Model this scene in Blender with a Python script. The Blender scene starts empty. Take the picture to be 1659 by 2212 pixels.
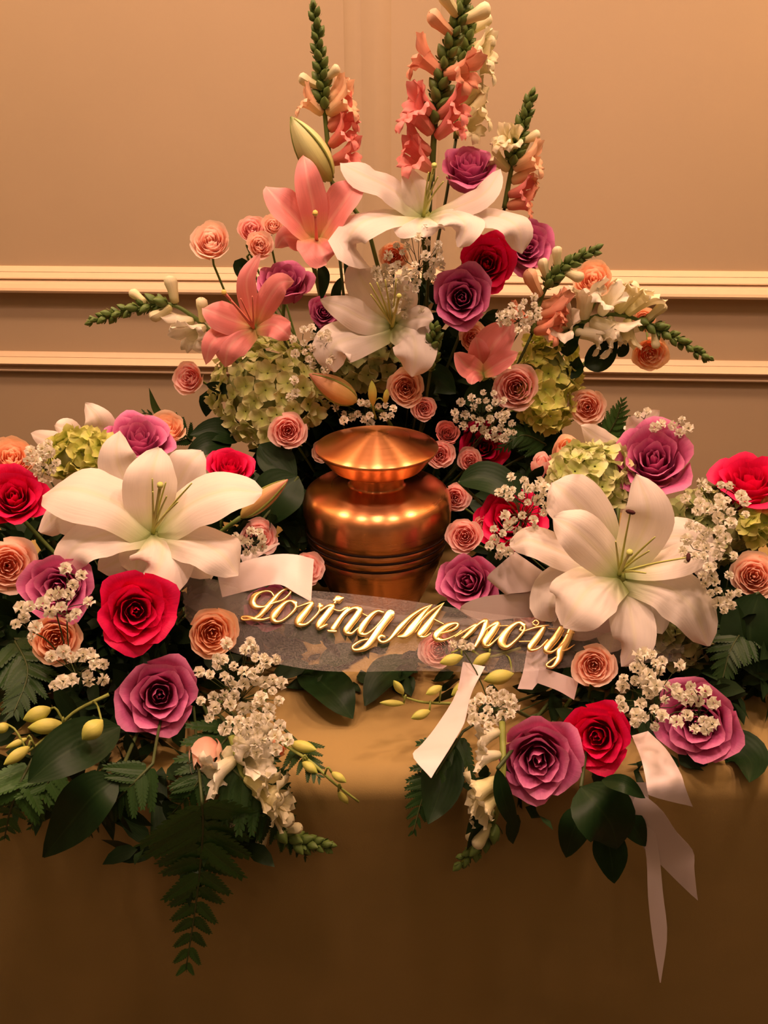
import bpy, math, random
from mathutils import Vector, Matrix
random.seed(11)
sc = bpy.context.scene
COL = sc.collection

# ---------------------------------------------------------------- camera
F_PX, IW, IH = 1788.0, 1659, 2212
HC = 1.2525                       # camera height; the table top is at 0.75
PITCH, ROLL = math.radians(25.0), math.radians(-0.12)
cam_d = bpy.data.cameras.new('camera'); cam = bpy.data.objects.new('camera', cam_d); COL.objects.link(cam)
cam_d.sensor_fit = 'HORIZONTAL'; cam_d.sensor_width = 36.0; cam_d.lens = 36.0 * F_PX / IW
cam_d.clip_start = 0.02
CM = Matrix.Translation((0, 0, HC)) @ Matrix.Rotation(math.pi / 2 - PITCH, 4, 'X') @ Matrix.Rotation(ROLL, 4, 'Z')
cam.matrix_world = CM
sc.camera = cam
CP = Vector((0, 0, HC)); RT = CM.col[0].to_3d(); UP = CM.col[1].to_3d(); FW = -CM.col[2].to_3d()

# ---------------------------------------------------------------- world, lights, exposure
sc.view_settings.view_transform = 'Standard'; sc.view_settings.look = 'None'
sc.view_settings.gamma = 1.0; sc.view_settings.use_curve_mapping = False
sc.view_settings.exposure = 0.15
w = bpy.data.worlds.new('World'); sc.world = w; w.use_nodes = True
w.node_tree.nodes['Background'].inputs[0].default_value = (1.0, 0.78, 0.50, 1)
w.node_tree.nodes['Background'].inputs[1].default_value = 0.055
def area(name, loc, target, size, power, col):
    d = bpy.data.lights.new(name, 'AREA'); d.shape = 'DISK'; d.size = size; d.energy = power; d.color = col
    o = bpy.data.objects.new(name, d); COL.objects.link(o); o.location = loc
    o.rotation_euler = (Vector(target) - Vector(loc)).to_track_quat('-Z', 'Y').to_euler()
    return o
WARM = (1.0, 0.61, 0.40); PINK = (1.0, 0.595, 0.44)
for n_, (x_, y_, p_, c_) in enumerate([(-.80, 1.00, 10.5, WARM), (.80, 1.00, 10.5, WARM), (-.42, .50, 8, PINK), (.42, .50, 8, PINK), (0.0, .30, 6, PINK), (0.0, .95, 4.5, PINK), (-.55, -.9, 1.2, PINK), (.55, -.9, 1.2, PINK)]):
    area('ceiling_downlight', (x_, y_, 2.45), (x_ * .8, y_ * .9 + .06, .8), .15, p_, c_)
UPFILL = (1.0, 0.64, 0.34)
for x_, y_, p_ in ((1.25, 1.42, 24), (-1.30, 1.50, 21), (.95, -.55, 7), (-.95, -.55, 7)):      # uplights: two near the wall, two added behind the camera to brighten the ceiling
    area('ceiling_fill_uplight', (x_, y_, 1.90), (x_, y_, 2.6), .30, p_, UPFILL)
for x_, y_, z_, p_ in ((1.02, 1.53, 1.56, 2.6), (-1.14, 1.66, 1.62, 2.0)):                       # the two wall sconces that glow in from beyond the upper corners
    d = bpy.data.lights.new('wall_sconce', 'POINT'); d.energy = p_; d.color = (1.0, .52, .20); d.shadow_soft_size = .05
    o = bpy.data.objects.new('wall_sconce', d); COL.objects.link(o); o.location = (x_, y_, z_)

# ---------------------------------------------------------------- projection helpers
def ray(px, py):
    return FW + RT * ((px - IW / 2) / F_PX) - UP * ((py - IH / 2) / F_PX)
def reach(py, Y):
    # the side arrangements bulge forward over the table edge: the lower, the nearer
    if Y is None:                                      # lying on the cloth
        return None
    pts = [(1480, 0), (1600, .02), (1650, .035), (1700, .035), (1760, .02), (1850, 0), (3000, 0)]
    if py <= 1480: return Y
    dl = 0
    for (a, ya), (b_, yb) in zip(pts, pts[1:]):
        if py <= b_: dl = ya + (yb - ya) * (py - a) / (b_ - a); break
    return Y - dl
def at(px, py, Y):
    d = ray(px, py)
    if Y is None: return CP + d * ((.757 - CP.z) / d.z)
    return CP + d * (reach(py, Y) / d.y)
def mpp(px, py, Y):
    d = ray(px, py)
    if Y is None: return (.757 - CP.z) / d.z / F_PX
    return (reach(py, Y) / d.y) / F_PX                # metres per pixel there
def tocam(p):
    return (CP - p).normalized()
def lerp(a, b, t): return a + (b - a) * t
def clamp(x, a=0.0, b=1.0): return max(a, min(b, x))
def smooth(a, b, x):
    t = clamp((x - a) / (b - a)); return t * t * (3 - 2 * t)
def YS(py):                                            # how far the two side arrangements reach back, by height in view
    pts = [(900, .86), (1000, .78), (1100, .715), (1200, .665), (1300, .63), (1400, .605), (1500, .58), (1600, .555), (1750, .525), (2200, .48)]
    if py <= 900: return .86
    for (a, ya), (b, yb) in zip(pts, pts[1:]):
        if py <= b: return lerp(ya, yb, (py - a) / (b - a))
    return .48
def catmull(P, n):
    P = [Vector(p) for p in P]
    if len(P) == 1: return P * n
    Q = [P[0] * 2 - P[1]] + P + [P[-1] * 2 - P[-2]]
    m = len(P) - 1; out = []
    for i in range(n):
        s = i / (n - 1) * m; k = min(int(s), m - 1); t = s - k
        a, b, c, d = Q[k], Q[k + 1], Q[k + 2], Q[k + 3]
        out.append(0.5 * ((2 * b) + (c - a) * t + (2 * a - 5 * b + 4 * c - d) * t * t + (3 * b - a - 3 * c + d) * t ** 3))
    return out

# ---------------------------------------------------------------- materials
def new_mat(name):
    m = bpy.data.materials.new(name); m.use_nodes = True
    nt = m.node_tree; b = nt.nodes['Principled BSDF']; return m, nt, b
def ramp(nt, stops):
    r = nt.nodes.new('ShaderNodeValToRGB'); e = r.color_ramp.elements
    e[0].position = stops[0][0]; e[0].color = (*stops[0][1], 1)
    e[1].position = stops[-1][0]; e[1].color = (*stops[-1][1], 1)
    for p, c in stops[1:-1]:
        n = e.new(p); n.color = (*c, 1)
    return r
def petal_mat(name, stops, rough=.55, trans=.22, streak=.12, vein=40, rib=None):
    """colour runs from the base of the petal to its rim; fine veins along it; a little light passes through"""
    m, nt, b = new_mat(name); L = nt.links.new
    uv = nt.nodes.new('ShaderNodeUVMap'); sep = nt.nodes.new('ShaderNodeSeparateXYZ'); L(uv.outputs[0], sep.inputs[0])
    r = ramp(nt, stops); L(sep.outputs[1], r.inputs[0])
    mp = nt.nodes.new('ShaderNodeMapping'); mp.inputs['Scale'].default_value = (vein, 3, 1); L(uv.outputs[0], mp.inputs[0])
    ns = nt.nodes.new('ShaderNodeTexNoise'); ns.inputs['Scale'].default_value = 1.0; ns.inputs['Detail'].default_value = 3; L(mp.outputs[0], ns.inputs[0])
    oi = nt.nodes.new('ShaderNodeObjectInfo')
    mr = nt.nodes.new('ShaderNodeMapRange'); mr.inputs['To Min'].default_value = 1 - streak; mr.inputs['To Max'].default_value = 1 + streak; L(ns.outputs[0], mr.inputs[0])
    mr2 = nt.nodes.new('ShaderNodeMapRange'); mr2.inputs['To Min'].default_value = .92; mr2.inputs['To Max'].default_value = 1.06; L(oi.outputs['Random'], mr2.inputs[0])
    mu = nt.nodes.new('ShaderNodeMath'); mu.operation = 'MULTIPLY'; L(mr.outputs[0], mu.inputs[0]); L(mr2.outputs[0], mu.inputs[1])
    mx = nt.nodes.new('ShaderNodeVectorMath'); mx.operation = 'SCALE'; L(r.outputs[0], mx.inputs[0]); L(mu.outputs[0], mx.inputs['Scale'])
    if rib:                                            # a paler band along the middle and the margins of the petal
        rr_ = ramp(nt, [(0, rib[0]), (.22, (1, 1, 1)), (.42, (1, 1, 1)), (.5, rib[1]), (.58, (1, 1, 1)), (.78, (1, 1, 1)), (1, rib[0])]); L(sep.outputs[0], rr_.inputs[0])
        m2 = nt.nodes.new('ShaderNodeVectorMath'); m2.operation = 'MULTIPLY'; L(mx.outputs[0], m2.inputs[0]); L(rr_.outputs[0], m2.inputs[1]); mx = m2
    L(mx.outputs[0], b.inputs['Base Color']); b.inputs['Roughness'].default_value = rough
    b.inputs['Specular IOR Level'].default_value = .3
    bp = nt.nodes.new('ShaderNodeBump'); bp.inputs['Strength'].default_value = .12; bp.inputs['Distance'].default_value = .002; L(ns.outputs[0], bp.inputs['Height']); L(bp.outputs[0], b.inputs['Normal'])
    if trans > 0:
        tr = nt.nodes.new('ShaderNodeBsdfTranslucent'); L(mx.outputs[0], tr.inputs[0])
        ms = nt.nodes.new('ShaderNodeMixShader'); ms.inputs[0].default_value = trans
        L(b.outputs[0], ms.inputs[1]); L(tr.outputs[0], ms.inputs[2]); L(ms.outputs[0], nt.nodes['Material Output'].inputs[0])
    return m
def plain_mat(name, col, rough=.6, metallic=0.0, noise=.1, nscale=60, spec=.3, bump=0.0):
    m, nt, b = new_mat(name); L = nt.links.new
    tc = nt.nodes.new('ShaderNodeTexCoord'); ns = nt.nodes.new('ShaderNodeTexNoise'); ns.inputs['Scale'].default_value = nscale; ns.inputs['Detail'].default_value = 4
    L(tc.outputs['Object'], ns.inputs[0])
    mr = nt.nodes.new('ShaderNodeMapRange'); mr.inputs['To Min'].default_value = 1 - noise; mr.inputs['To Max'].default_value = 1 + noise; L(ns.outputs[0], mr.inputs[0])
    rgb = nt.nodes.new('ShaderNodeRGB'); rgb.outputs[0].default_value = (*col, 1)
    mx = nt.nodes.new('ShaderNodeVectorMath'); mx.operation = 'SCALE'; L(rgb.outputs[0], mx.inputs[0]); L(mr.outputs[0], mx.inputs['Scale'])
    L(mx.outputs[0], b.inputs['Base Color']); b.inputs['Roughness'].default_value = rough; b.inputs['Metallic'].default_value = metallic
    b.inputs['Specular IOR Level'].default_value = spec
    if bump:
        bp = nt.nodes.new('ShaderNodeBump'); bp.inputs['Strength'].default_value = bump; bp.inputs['Distance'].default_value = .002
        L(ns.outputs[0], bp.inputs['Height']); L(bp.outputs[0], b.inputs['Normal'])
    return m
def leaf_mat(name, col, rib, rough=.35, trans=.08):
    m, nt, b = new_mat(name); L = nt.links.new
    uv = nt.nodes.new('ShaderNodeUVMap'); sep = nt.nodes.new('ShaderNodeSeparateXYZ'); L(uv.outputs[0], sep.inputs[0])
    r = ramp(nt, [(0, col), (.47, col), (.5, rib), (.53, col), (1, col)]); L(sep.outputs[0], r.inputs[0])
    tc = nt.nodes.new('ShaderNodeTexCoord'); ns = nt.nodes.new('ShaderNodeTexNoise'); ns.inputs['Scale'].default_value = 50; L(tc.outputs['Object'], ns.inputs[0])
    mr = nt.nodes.new('ShaderNodeMapRange'); mr.inputs['To Min'].default_value = .75; mr.inputs['To Max'].default_value = 1.25; L(ns.outputs[0], mr.inputs[0])
    mx = nt.nodes.new('ShaderNodeVectorMath'); mx.operation = 'SCALE'; L(r.outputs[0], mx.inputs[0]); L(mr.outputs[0], mx.inputs['Scale'])
    L(mx.outputs[0], b.inputs['Base Color']); b.inputs['Roughness'].default_value = rough; b.inputs['Specular IOR Level'].default_value = .15
    wv = nt.nodes.new('ShaderNodeTexWave'); wv.inputs['Scale'].default_value = 3.0; wv.inputs['Distortion'].default_value = 1.5; L(uv.outputs[0], wv.inputs[0])
    bp = nt.nodes.new('ShaderNodeBump'); bp.inputs['Strength'].default_value = .05; bp.inputs['Distance'].default_value = .001; L(wv.outputs[0], bp.inputs['Height']); L(bp.outputs[0], b.inputs['Normal'])
    if trans > 0:
        tr = nt.nodes.new('ShaderNodeBsdfTranslucent'); L(mx.outputs[0], tr.inputs[0])
        ms = nt.nodes.new('ShaderNodeMixShader'); ms.inputs[0].default_value = trans
        L(b.outputs[0], ms.inputs[1]); L(tr.outputs[0], ms.inputs[2]); L(ms.outputs[0], nt.nodes['Material Output'].inputs[0])
    return m

M = {}
M['mauve'] = petal_mat('mauve_petal', [(0, (.58, .16, .20)), (.35, (.56, .085, .235)), (.85, (.64, .135, .335)), (1, (.76, .24, .45))])
M['red'] = petal_mat('hot_pink_petal', [(0, (.60, .004, .04)), (.5, (.74, .004, .07)), (1, (.86, .010, .115))], trans=.25)
M['peach'] = petal_mat('peach_petal', [(0, (1.0, .50, .36)), (.4, (1.0, .62, .48)), (.85, (1.0, .76, .63)), (1, (1.0, .80, .68))], rough=.6, trans=.52, streak=.05)
M['apricot'] = petal_mat('apricot_petal', [(0, (1.0, .44, .24)), (.5, (1.0, .59, .37)), (1, (1.0, .73, .53))], rough=.6, trans=.52, streak=.05)
M['blush'] = petal_mat('blush_petal', [(0, (1.0, .42, .38)), (.45, (1.0, .56, .51)), (.9, (1.0, .70, .65)), (1, (1.0, .76, .71))], rough=.6, trans=.52, streak=.05)
M['coral'] = petal_mat('coral_petal', [(0, (.70, .25, .14)), (.5, (.85, .30, .26)), (1, (.90, .38, .34))], rough=.6)
M['white'] = petal_mat('white_lily_petal', [(0, (.42, .52, .18)), (.13, (.74, .76, .52)), (.3, (.86, .78, .71)), (1, (.88, .79, .73))], rough=.5, trans=.3, streak=.05, vein=26, rib=((1.0, 1.0, 1.0), (.96, .97, .86)))
M['salmon'] = petal_mat('salmon_lily_petal', [(0, (.50, .42, .12)), (.10, (.80, .42, .22)), (.28, (.80, .26, .24)), (.8, (.84, .28, .28)), (1, (.88, .40, .36))], rough=.5, trans=.25, streak=.10, vein=26, rib=((1.04, 1.2, 1.2), (1.04, 1.4, 1.3)))
M['cream'] = petal_mat('cream_snapdragon', [(0, (.62, .60, .22)), (.4, (.80, .74, .42)), (1, (.88, .82, .58))], rough=.6)
M['ivory'] = petal_mat('ivory_blossom', [(0, (.70, .68, .40)), (.4, (.85, .80, .62)), (1, (.88, .84, .70))], rough=.6)
M['peachsnap'] = petal_mat('peach_snapdragon', [(0, (.72, .58, .28)), (.4, (.86, .50, .28)), (1, (.90, .56, .36))], rough=.6)
M['pinksnap'] = petal_mat('pink_snapdragon', [(0, (.75, .30, .18)), (.4, (.85, .25, .23)), (1, (.90, .33, .30))], rough=.6)
M['coralsnap'] = petal_mat('coral_snapdragon', [(0, (.80, .42, .22)), (.4, (.86, .33, .21)), (1, (.90, .42, .28))], rough=.6)
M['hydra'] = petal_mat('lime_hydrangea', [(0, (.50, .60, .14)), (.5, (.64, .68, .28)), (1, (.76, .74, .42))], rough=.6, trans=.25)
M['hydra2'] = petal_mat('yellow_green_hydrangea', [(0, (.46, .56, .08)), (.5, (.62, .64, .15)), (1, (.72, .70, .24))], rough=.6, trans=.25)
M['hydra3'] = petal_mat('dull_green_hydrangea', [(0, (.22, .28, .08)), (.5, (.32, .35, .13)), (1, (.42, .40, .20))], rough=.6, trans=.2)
M['breath'] = petal_mat('babys_breath_petal', [(0, (.72, .70, .48)), (.4, (.84, .80, .66)), (1, (.88, .85, .74))], rough=.7, trans=.3)
M['orchid'] = petal_mat('orchid_bud_green', [(0, (.52, .52, .12)), (.6, (.62, .60, .14)), (1, (.48, .54, .10))], rough=.45, trans=.1)
M['lilybud'] = petal_mat('green_white_lily_bud', [(0, (.38, .46, .10)), (.4, (.66, .66, .26)), (.9, (.70, .68, .34)), (1, (.16, .24, .05))], rough=.45, trans=.05)
M['peachbud'] = petal_mat('peach_lily_bud', [(0, (.50, .42, .12)), (.5, (.72, .42, .17)), (1, (.80, .36, .26))], rough=.45, trans=.05)
M['stem'] = plain_mat('green_stem', (.10, .15, .03), .5)
M['stemlight'] = plain_mat('light_green_stem', (.24, .28, .06), .5)
M['stemdark'] = plain_mat('dark_green_stem', (.05, .07, .02), .5)
M['bud'] = plain_mat('snapdragon_bud_green', (.11, .17, .038), .5, noise=.2)
M['sepal'] = leaf_mat('green_sepal', (.12, .18, .04), (.16, .22, .06))
M['leaf'] = leaf_mat('dark_glossy_leaf', (.010, .028, .007), (.018, .040, .011), rough=.42)
M['leafmid'] = leaf_mat('mid_green_leaf', (.035, .07, .015), (.05, .09, .025), rough=.35)
M['fern'] = leaf_mat('dark_fern_green', (.020, .052, .012), (.028, .060, .015), rough=.4)
M['fern2'] = leaf_mat('fern_green', (.042, .105, .022), (.055, .115, .03), rough=.4)
M['filler'] = leaf_mat('filler_leaf_dark_green', (.016, .036, .011), (.022, .042, .014), rough=.5)
M['filament'] = plain_mat('pale_green_filament', (.50, .52, .14), .5)
M['pinkfilament'] = plain_mat('pink_filament', (.72, .22, .16), .5)
M['anther'] = plain_mat('dark_brown_anther', (.06, .012, .012), .8)
M['stigma'] = plain_mat('yellow_stigma', (.70, .50, .12), .5)

# ---------------------------------------------------------------- mesh helpers
def mesh_raw(name, V, Fc, uv=None, smooth_=True):
    me = bpy.data.meshes.new(name); me.from_pydata([tuple(v) for v in V], [], Fc)
    if uv:
        l = me.uv_layers.new(name='UVMap'); idx = [0] * len(me.loops); me.loops.foreach_get('vertex_index', idx)
        flat = []
        for i in idx: flat += [uv[i][0], uv[i][1]]
        l.data.foreach_set('uv', flat)
    if smooth_: me.polygons.foreach_set('use_smooth', [True] * len(me.polygons))
    me.update(); return me
def grid(P, close=False):
    """P[row v][col u] -> verts, faces, uv"""
    nv, nu = len(P), len(P[0]); V = [p for r in P for p in r]; Fc = []; uv = []
    for j in range(nv):
        for i in range(nu): uv.append((i / (nu - 1), j / (nv - 1)))
    for j in range(nv - 1):
        for i in range(nu - 1 + (1 if close else 0)):
            k = (i + 1) % nu
            Fc.append((j * nu + i, j * nu + k, (j + 1) * nu + k, (j + 1) * nu + i))
    return V, Fc, uv
def merge(parts):
    V, Fc, uv = [], [], []
    for v, f, u in parts:
        o = len(V); V += list(v); uv += list(u); Fc += [tuple(i + o for i in q) for q in f]
    return V, Fc, uv
def frame_of(T, hint):
    T = T.normalized(); w = T.cross(hint)
    if w.length < 1e-6: w = T.cross(Vector((1, .1, .3)))
    w.normalize(); return w, w.cross(T).normalized()
def tube(path, radii, seg=7, cap=True):
    P = [Vector(p) for p in path]; n = len(P)
    if not hasattr(radii, '__len__'): radii = [radii] * n
    rows = []; hint = Vector((.3, -1, .2))
    for i in range(n):
        T = P[min(i + 1, n - 1)] - P[max(i - 1, 0)]
        a, b = frame_of(T, hint)
        rows.append([P[i] + (a * math.cos(k * 2 * math.pi / seg) + b * math.sin(k * 2 * math.pi / seg)) * radii[i] for k in range(seg)])
    V, Fc, uv = grid(rows, True)
    if cap:
        Fc.append(tuple(range(seg - 1, -1, -1))); Fc.append(tuple((n - 1) * seg + k for k in range(seg)))
    return V, Fc, uv
def lathe(prof, seg=48):
    rows = [[Vector((r * math.cos(k * 2 * math.pi / seg), r * math.sin(k * 2 * math.pi / seg), z)) for k in range(seg)] for r, z in prof]
    V, Fc, uv = grid(rows, True); return V, Fc, uv
def obj(name, me, mat, parent=None, loc=None, mtx=None):
    if not me.materials: me.materials.append(mat)
    o = bpy.data.objects.new(name, me); COL.objects.link(o)
    if me.materials[0] is not mat:
        o.material_slots[0].link = 'OBJECT'; o.material_slots[0].material = mat
    if parent is not None: o.parent = parent
    if mtx is not None: o.matrix_local = mtx
    elif loc is not None: o.location = loc
    return o
def geo(name, g, mat, parent=None, origin=None, smooth_=True):
    """g = (V, F, uv) in world space; origin = matrix of the parent so the mesh is stored in its space"""
    V, Fc, uv = g
    if origin is not None:
        inv = origin.inverted(); V = [inv @ Vector(v) for v in V]
    return obj(name, mesh_raw(name, V, Fc, uv, smooth_), mat, parent)
def thing(name, label, cat, mtx, group=None):
    o = bpy.data.objects.new(name, None); COL.objects.link(o); o.empty_display_size = .01
    o.matrix_world = mtx; o['label'] = label; o['category'] = cat
    if group: o['group'] = group
    return o
def tag(o, label, cat=None, group=None, kind=None):
    o['label'] = label
    if cat: o['category'] = cat
    if group: o['group'] = group
    if kind: o['kind'] = kind
    return o
def T(v): return Matrix.Translation(v)

# ---------------------------------------------------------------- the room
wall_m, nt, b = new_mat('beige_painted_wall'); L = nt.links.new
tc = nt.nodes.new('ShaderNodeTexCoord'); ns = nt.nodes.new('ShaderNodeTexNoise'); ns.inputs['Scale'].default_value = 350; L(tc.outputs['Object'], ns.inputs[0])
n2 = nt.nodes.new('ShaderNodeTexNoise'); n2.inputs['Scale'].default_value = 2.5; L(tc.outputs['Object'], n2.inputs[0])
r = ramp(nt, [(.3, (.51, .385, .245)), (.7, (.54, .405, .26))]); L(n2.outputs[0], r.inputs[0]); L(r.outputs[0], b.inputs['Base Color'])
bp = nt.nodes.new('ShaderNodeBump'); bp.inputs['Strength'].default_value = .06; bp.inputs['Distance'].default_value = .001; L(ns.outputs[0], bp.inputs['Height']); L(bp.outputs[0], b.inputs['Normal'])
b.inputs['Roughness'].default_value = .6; b.inputs['Specular IOR Level'].default_value = .25
M['wall'] = wall_m
M['trim'] = plain_mat('cream_painted_trim', (.80, .60, .40), .45, noise=.03)
M['carpet'] = plain_mat('brown_carpet', (.16, .10, .06), .95, noise=.35, nscale=300, bump=.4)
WY, WYAW = 1.75, math.radians(-3.5)                  # wall distance straight ahead; it turns a little towards the camera on the Memory side
WM = T((0, WY, 0)) @ Matrix.Rotation(WYAW, 4, 'Z')
def wall_hit(px, py):
    d = ray(px, py); n = WM.to_3x3() @ Vector((0, -1, 0)); p0 = Vector((0, WY, 0))
    return WM.inverted() @ (CP + d * ((p0 - CP).dot(n) / d.dot(n)))
def box_geo(x0, x1, y0, y1, z0, z1):
    V = [Vector((x, y, z)) for z in (z0, z1) for y in (y0, y1) for x in (x0, x1)]
    Fc = [(0, 2, 3, 1), (4, 5, 7, 6), (0, 1, 5, 4), (2, 6, 7, 3), (0, 4, 6, 2), (1, 3, 7, 5)]
    return V, Fc, [(0, 0)] * 8
def world_geo(g, m): return [m @ v for v in g[0]], g[1], g[2]
o = geo('wall_back', world_geo(box_geo(-2.6, 2.6, 0, .1, 0, 2.6), WM), M['wall'], smooth_=False); tag(o, 'beige painted wall behind the flower arrangements', kind='structure')
M['ceiling'] = plain_mat('cream_ceiling_paint', (.80, .72, .60), .9, noise=.02)
o = geo('ceiling', box_geo(-2.6, 2.6, -2.2, 1.9, 2.6, 2.65), M['ceiling'], smooth_=False); tag(o, 'cream painted ceiling above the room', kind='structure')
o = geo('floor', box_geo(-2.6, 2.6, -2.2, 1.6, -.05, 0), M['carpet'], smooth_=False); tag(o, 'brown carpeted floor under the table', kind='structure')
def extrude_profile(prof, a, b_, axis_out, axis_w):
    """prof: (out, along width) points; swept from a to b"""
    rows = [[p + axis_out * d + axis_w * h for d, h in prof] for p in (a, b_)]
    V, Fc, uv = grid(rows)
    return V, Fc, uv
OUT = WM.to_3x3() @ Vector((0, -1, 0)); WX = WM.to_3x3() @ Vector((1, 0, 0)); WZ = Vector((0, 0, 1))
def rail(name, py_top, py_bot, prof, label):
    zt = wall_hit(829, py_top).z; zb = wall_hit(829, py_bot).z; h = zt - zb
    P = [(d * h, (k - 1) * h) for d, k in prof]
    a = WM @ Vector((-2.5, 0, zt)); c = WM @ Vector((2.5, 0, zt))
    o = geo(name, extrude_profile(P, a, c, OUT, WZ), M['trim'], smooth_=False); tag(o, label, kind='structure'); return o
RAIL1 = [(0, 1), (.06, 1), (.22, .83), (.24, .80), (.22, .79), (.24, .78), (.42, .60), (.44, .555), (.40, .53), (.34, .50), (.36, .475), (.50, .36), (.62, .2), (.66, .1), (.62, .02), (.5, -.02), (.2, -.02), (.05, -.03), (0, -.03)]
RAIL2 = [(0, 1), (.05, 1), (.2, .84), (.22, .815), (.2, .805), (.22, .79), (.45, .62), (.5, .57), (.47, .52), (.25, .44), (.15, .36), (.17, .32), (.27, .27), (.3, .2), (.26, .15), (.1, .12), (0, .12)]
rail('trim_1', 580, 634, RAIL1, 'stepped cream chair rail running across the wall')
rail('trim_2', 769, 818, RAIL2, 'thinner cream panel moulding below the chair rail')
def stile(name, px0, px1, label, flip):
    x0 = wall_hit(px0, 200).x; x1 = wall_hit(px1, 200).x; wd = x1 - x0
    prof = [(0, 0), (.03, .02), (.10, .12), (.13, .22), (.14, .33), (.10, .36), (.12, .38), (.17, .50), (.24, .62), (.25, .72), (.20, .80), (.10, .92), (.03, .98), (0, 1)]
    if flip: prof = [(d, 1 - k) for d, k in prof][::-1]
    P = [(d * wd * .55, k * wd) for d, k in prof]
    zb = wall_hit(829, 582).z
    a = WM @ Vector((x0, 0, zb)); c = WM @ Vector((x0, 0, 2.55))
    o = geo(name, extrude_profile(P, a, c, OUT, WX), M['trim2'], smooth_=True); tag(o, label, kind='structure')
M['trim2'] = plain_mat('beige_painted_moulding', (.53, .40, .255), .5, noise=.03)
stile('trim_3', 745, 845, 'upright beige wall moulding behind the shorter snapdragon spike', False)
stile('trim_4', 948, 1042, 'upright beige wall moulding behind the tallest snapdragon spikes', True)

# ---------------------------------------------------------------- table and cloth
cloth_m, nt, b = new_mat('gold_olive_tablecloth'); L = nt.links.new
tc = nt.nodes.new('ShaderNodeTexCoord'); ns = nt.nodes.new('ShaderNodeTexNoise'); ns.inputs['Scale'].default_value = 9; L(tc.outputs['Object'], ns.inputs[0])
r = ramp(nt, [(.3, (.29, .20, .068)), (.7, (.335, .228, .08))]); L(ns.outputs[0], r.inputs[0]); L(r.outputs[0], b.inputs['Base Color'])
wv = nt.nodes.new('ShaderNodeTexNoise'); wv.inputs['Scale'].default_value = 900; L(tc.outputs['Object'], wv.inputs[0])
bp = nt.nodes.new('ShaderNodeBump'); bp.inputs['Strength'].default_value = .1; bp.inputs['Distance'].default_value = .001; L(wv.outputs[0], bp.inputs['Height']); L(bp.outputs[0], b.inputs['Normal'])
b.inputs['Roughness'].default_value = .7; b.inputs['Specular IOR Level'].default_value = .2
M['cloth'] = cloth_m
M['wood'] = plain_mat('brown_table_wood', (.20, .11, .05), .5)
TZ = .75; EY = .538
def cloth_geo():
    prof = []
    R = .022
    prof += [(1.092, .35), (1.092, .6), (1.09, .735), (1.08, TZ - .003)]
    for y in (1.06, .95, .85, .75, .66, .61, .575): prof.append((y, TZ))
    for k in range(7):
        a = k / 6 * math.pi / 2; prof.append((EY + R - R * math.sin(a), TZ - R + R * math.cos(a)))
    for z in (.70, .66, .62, .58, .54, .5, .42, .3, .15, .03): prof.append((EY, z))
    rows = []
    for y, z in prof:
        row = []
        for i in range(97):
            x = lerp(-.98, .98, i / 96); drop = clamp((TZ - .02 - z) / .7)
            yy = y + (drop ** .8) * (.012 * math.sin(x * 9 + 1.3) + .008 * math.sin(x * 23)) - drop * .02 if z < TZ - .02 and y < .8 else y
            zz = z + (.0006 * math.sin(x * 30 + y * 11) + .0008 * math.sin(y * 60 + x * 17) if z > TZ - .001 else 0)
            row.append(Vector((x, yy, zz)))
        rows.append(row)
    return grid(rows)
o = geo('tablecloth', cloth_geo(), M['cloth']); tag(o, 'plain gold-olive tablecloth hanging over the front edge of the table', 'tablecloth')
tb = thing('table', 'long table hidden under the gold-olive cloth', 'table', T((0, .9, 0)))
obj('table_top', mesh_raw('table_top', *box_geo(-.95, .95, -.34, .17, .72, .745), smooth_=False), M['wood'], tb)
legm = mesh_raw('leg', *box_geo(-.025, .025, -.025, .025, 0, .72), smooth_=False)
for x in (-.88, .88):
    for y in (-.28, .12): obj('leg', legm, M['wood'], tb, loc=(x, y, 0))

# ---------------------------------------------------------------- urn
um, nt, b = new_mat('brushed_copper'); L = nt.links.new
tc = nt.nodes.new('ShaderNodeTexCoord'); mp = nt.nodes.new('ShaderNodeMapping'); mp.inputs['Scale'].default_value = (4, 4, 900); L(tc.outputs['Object'], mp.inputs[0])
ns = nt.nodes.new('ShaderNodeTexNoise'); ns.inputs['Scale'].default_value = 1.0; L(mp.outputs[0], ns.inputs[0])
mr = nt.nodes.new('ShaderNodeMapRange'); mr.inputs['To Min'].default_value = .24; mr.inputs['To Max'].default_value = .34; L(ns.outputs[0], mr.inputs[0]); L(mr.outputs[0], b.inputs['Roughness'])
b.inputs['Base Color'].default_value = (.70, .30, .12, 1); b.inputs['Metallic'].default_value = 1.0
b.inputs['Anisotropic'].default_value = .85; b.inputs['Anisotropic Rotation'].default_value = .25
tg = nt.nodes.new('ShaderNodeTangent'); tg.direction_type = 'RADIAL'; tg.axis = 'Z'; L(tg.outputs[0], b.inputs['Tangent'])
M['copper'] = um
M['groove'] = plain_mat('dark_groove', (.02, .007, .004), .8, noise=.02)
UY = .82; ub = at(816, 1310, UY); ub.z = TZ + .001
urn = thing('urn', 'brushed copper urn with a domed lid and three dark rings', 'urn', T(ub))
def groove_prof(z0, r):
    return [(r, z0 + .0013), (r - .0016, z0 + .0006), (r - .0016, z0 - .0006), (r, z0 - .0013)]
g1, g2, g3 = .1055, .0960, .0850
body = [(.0, .0), (.042, 0), (.045, .003), (.050, .016), (.0580, .034), (.0660, .054), (.0725, .072)]
body += groove_prof(g3, .0762)[::-1] + groove_prof(g2, .0785)[::-1] + groove_prof(g1, .0798)[::-1]
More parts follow.
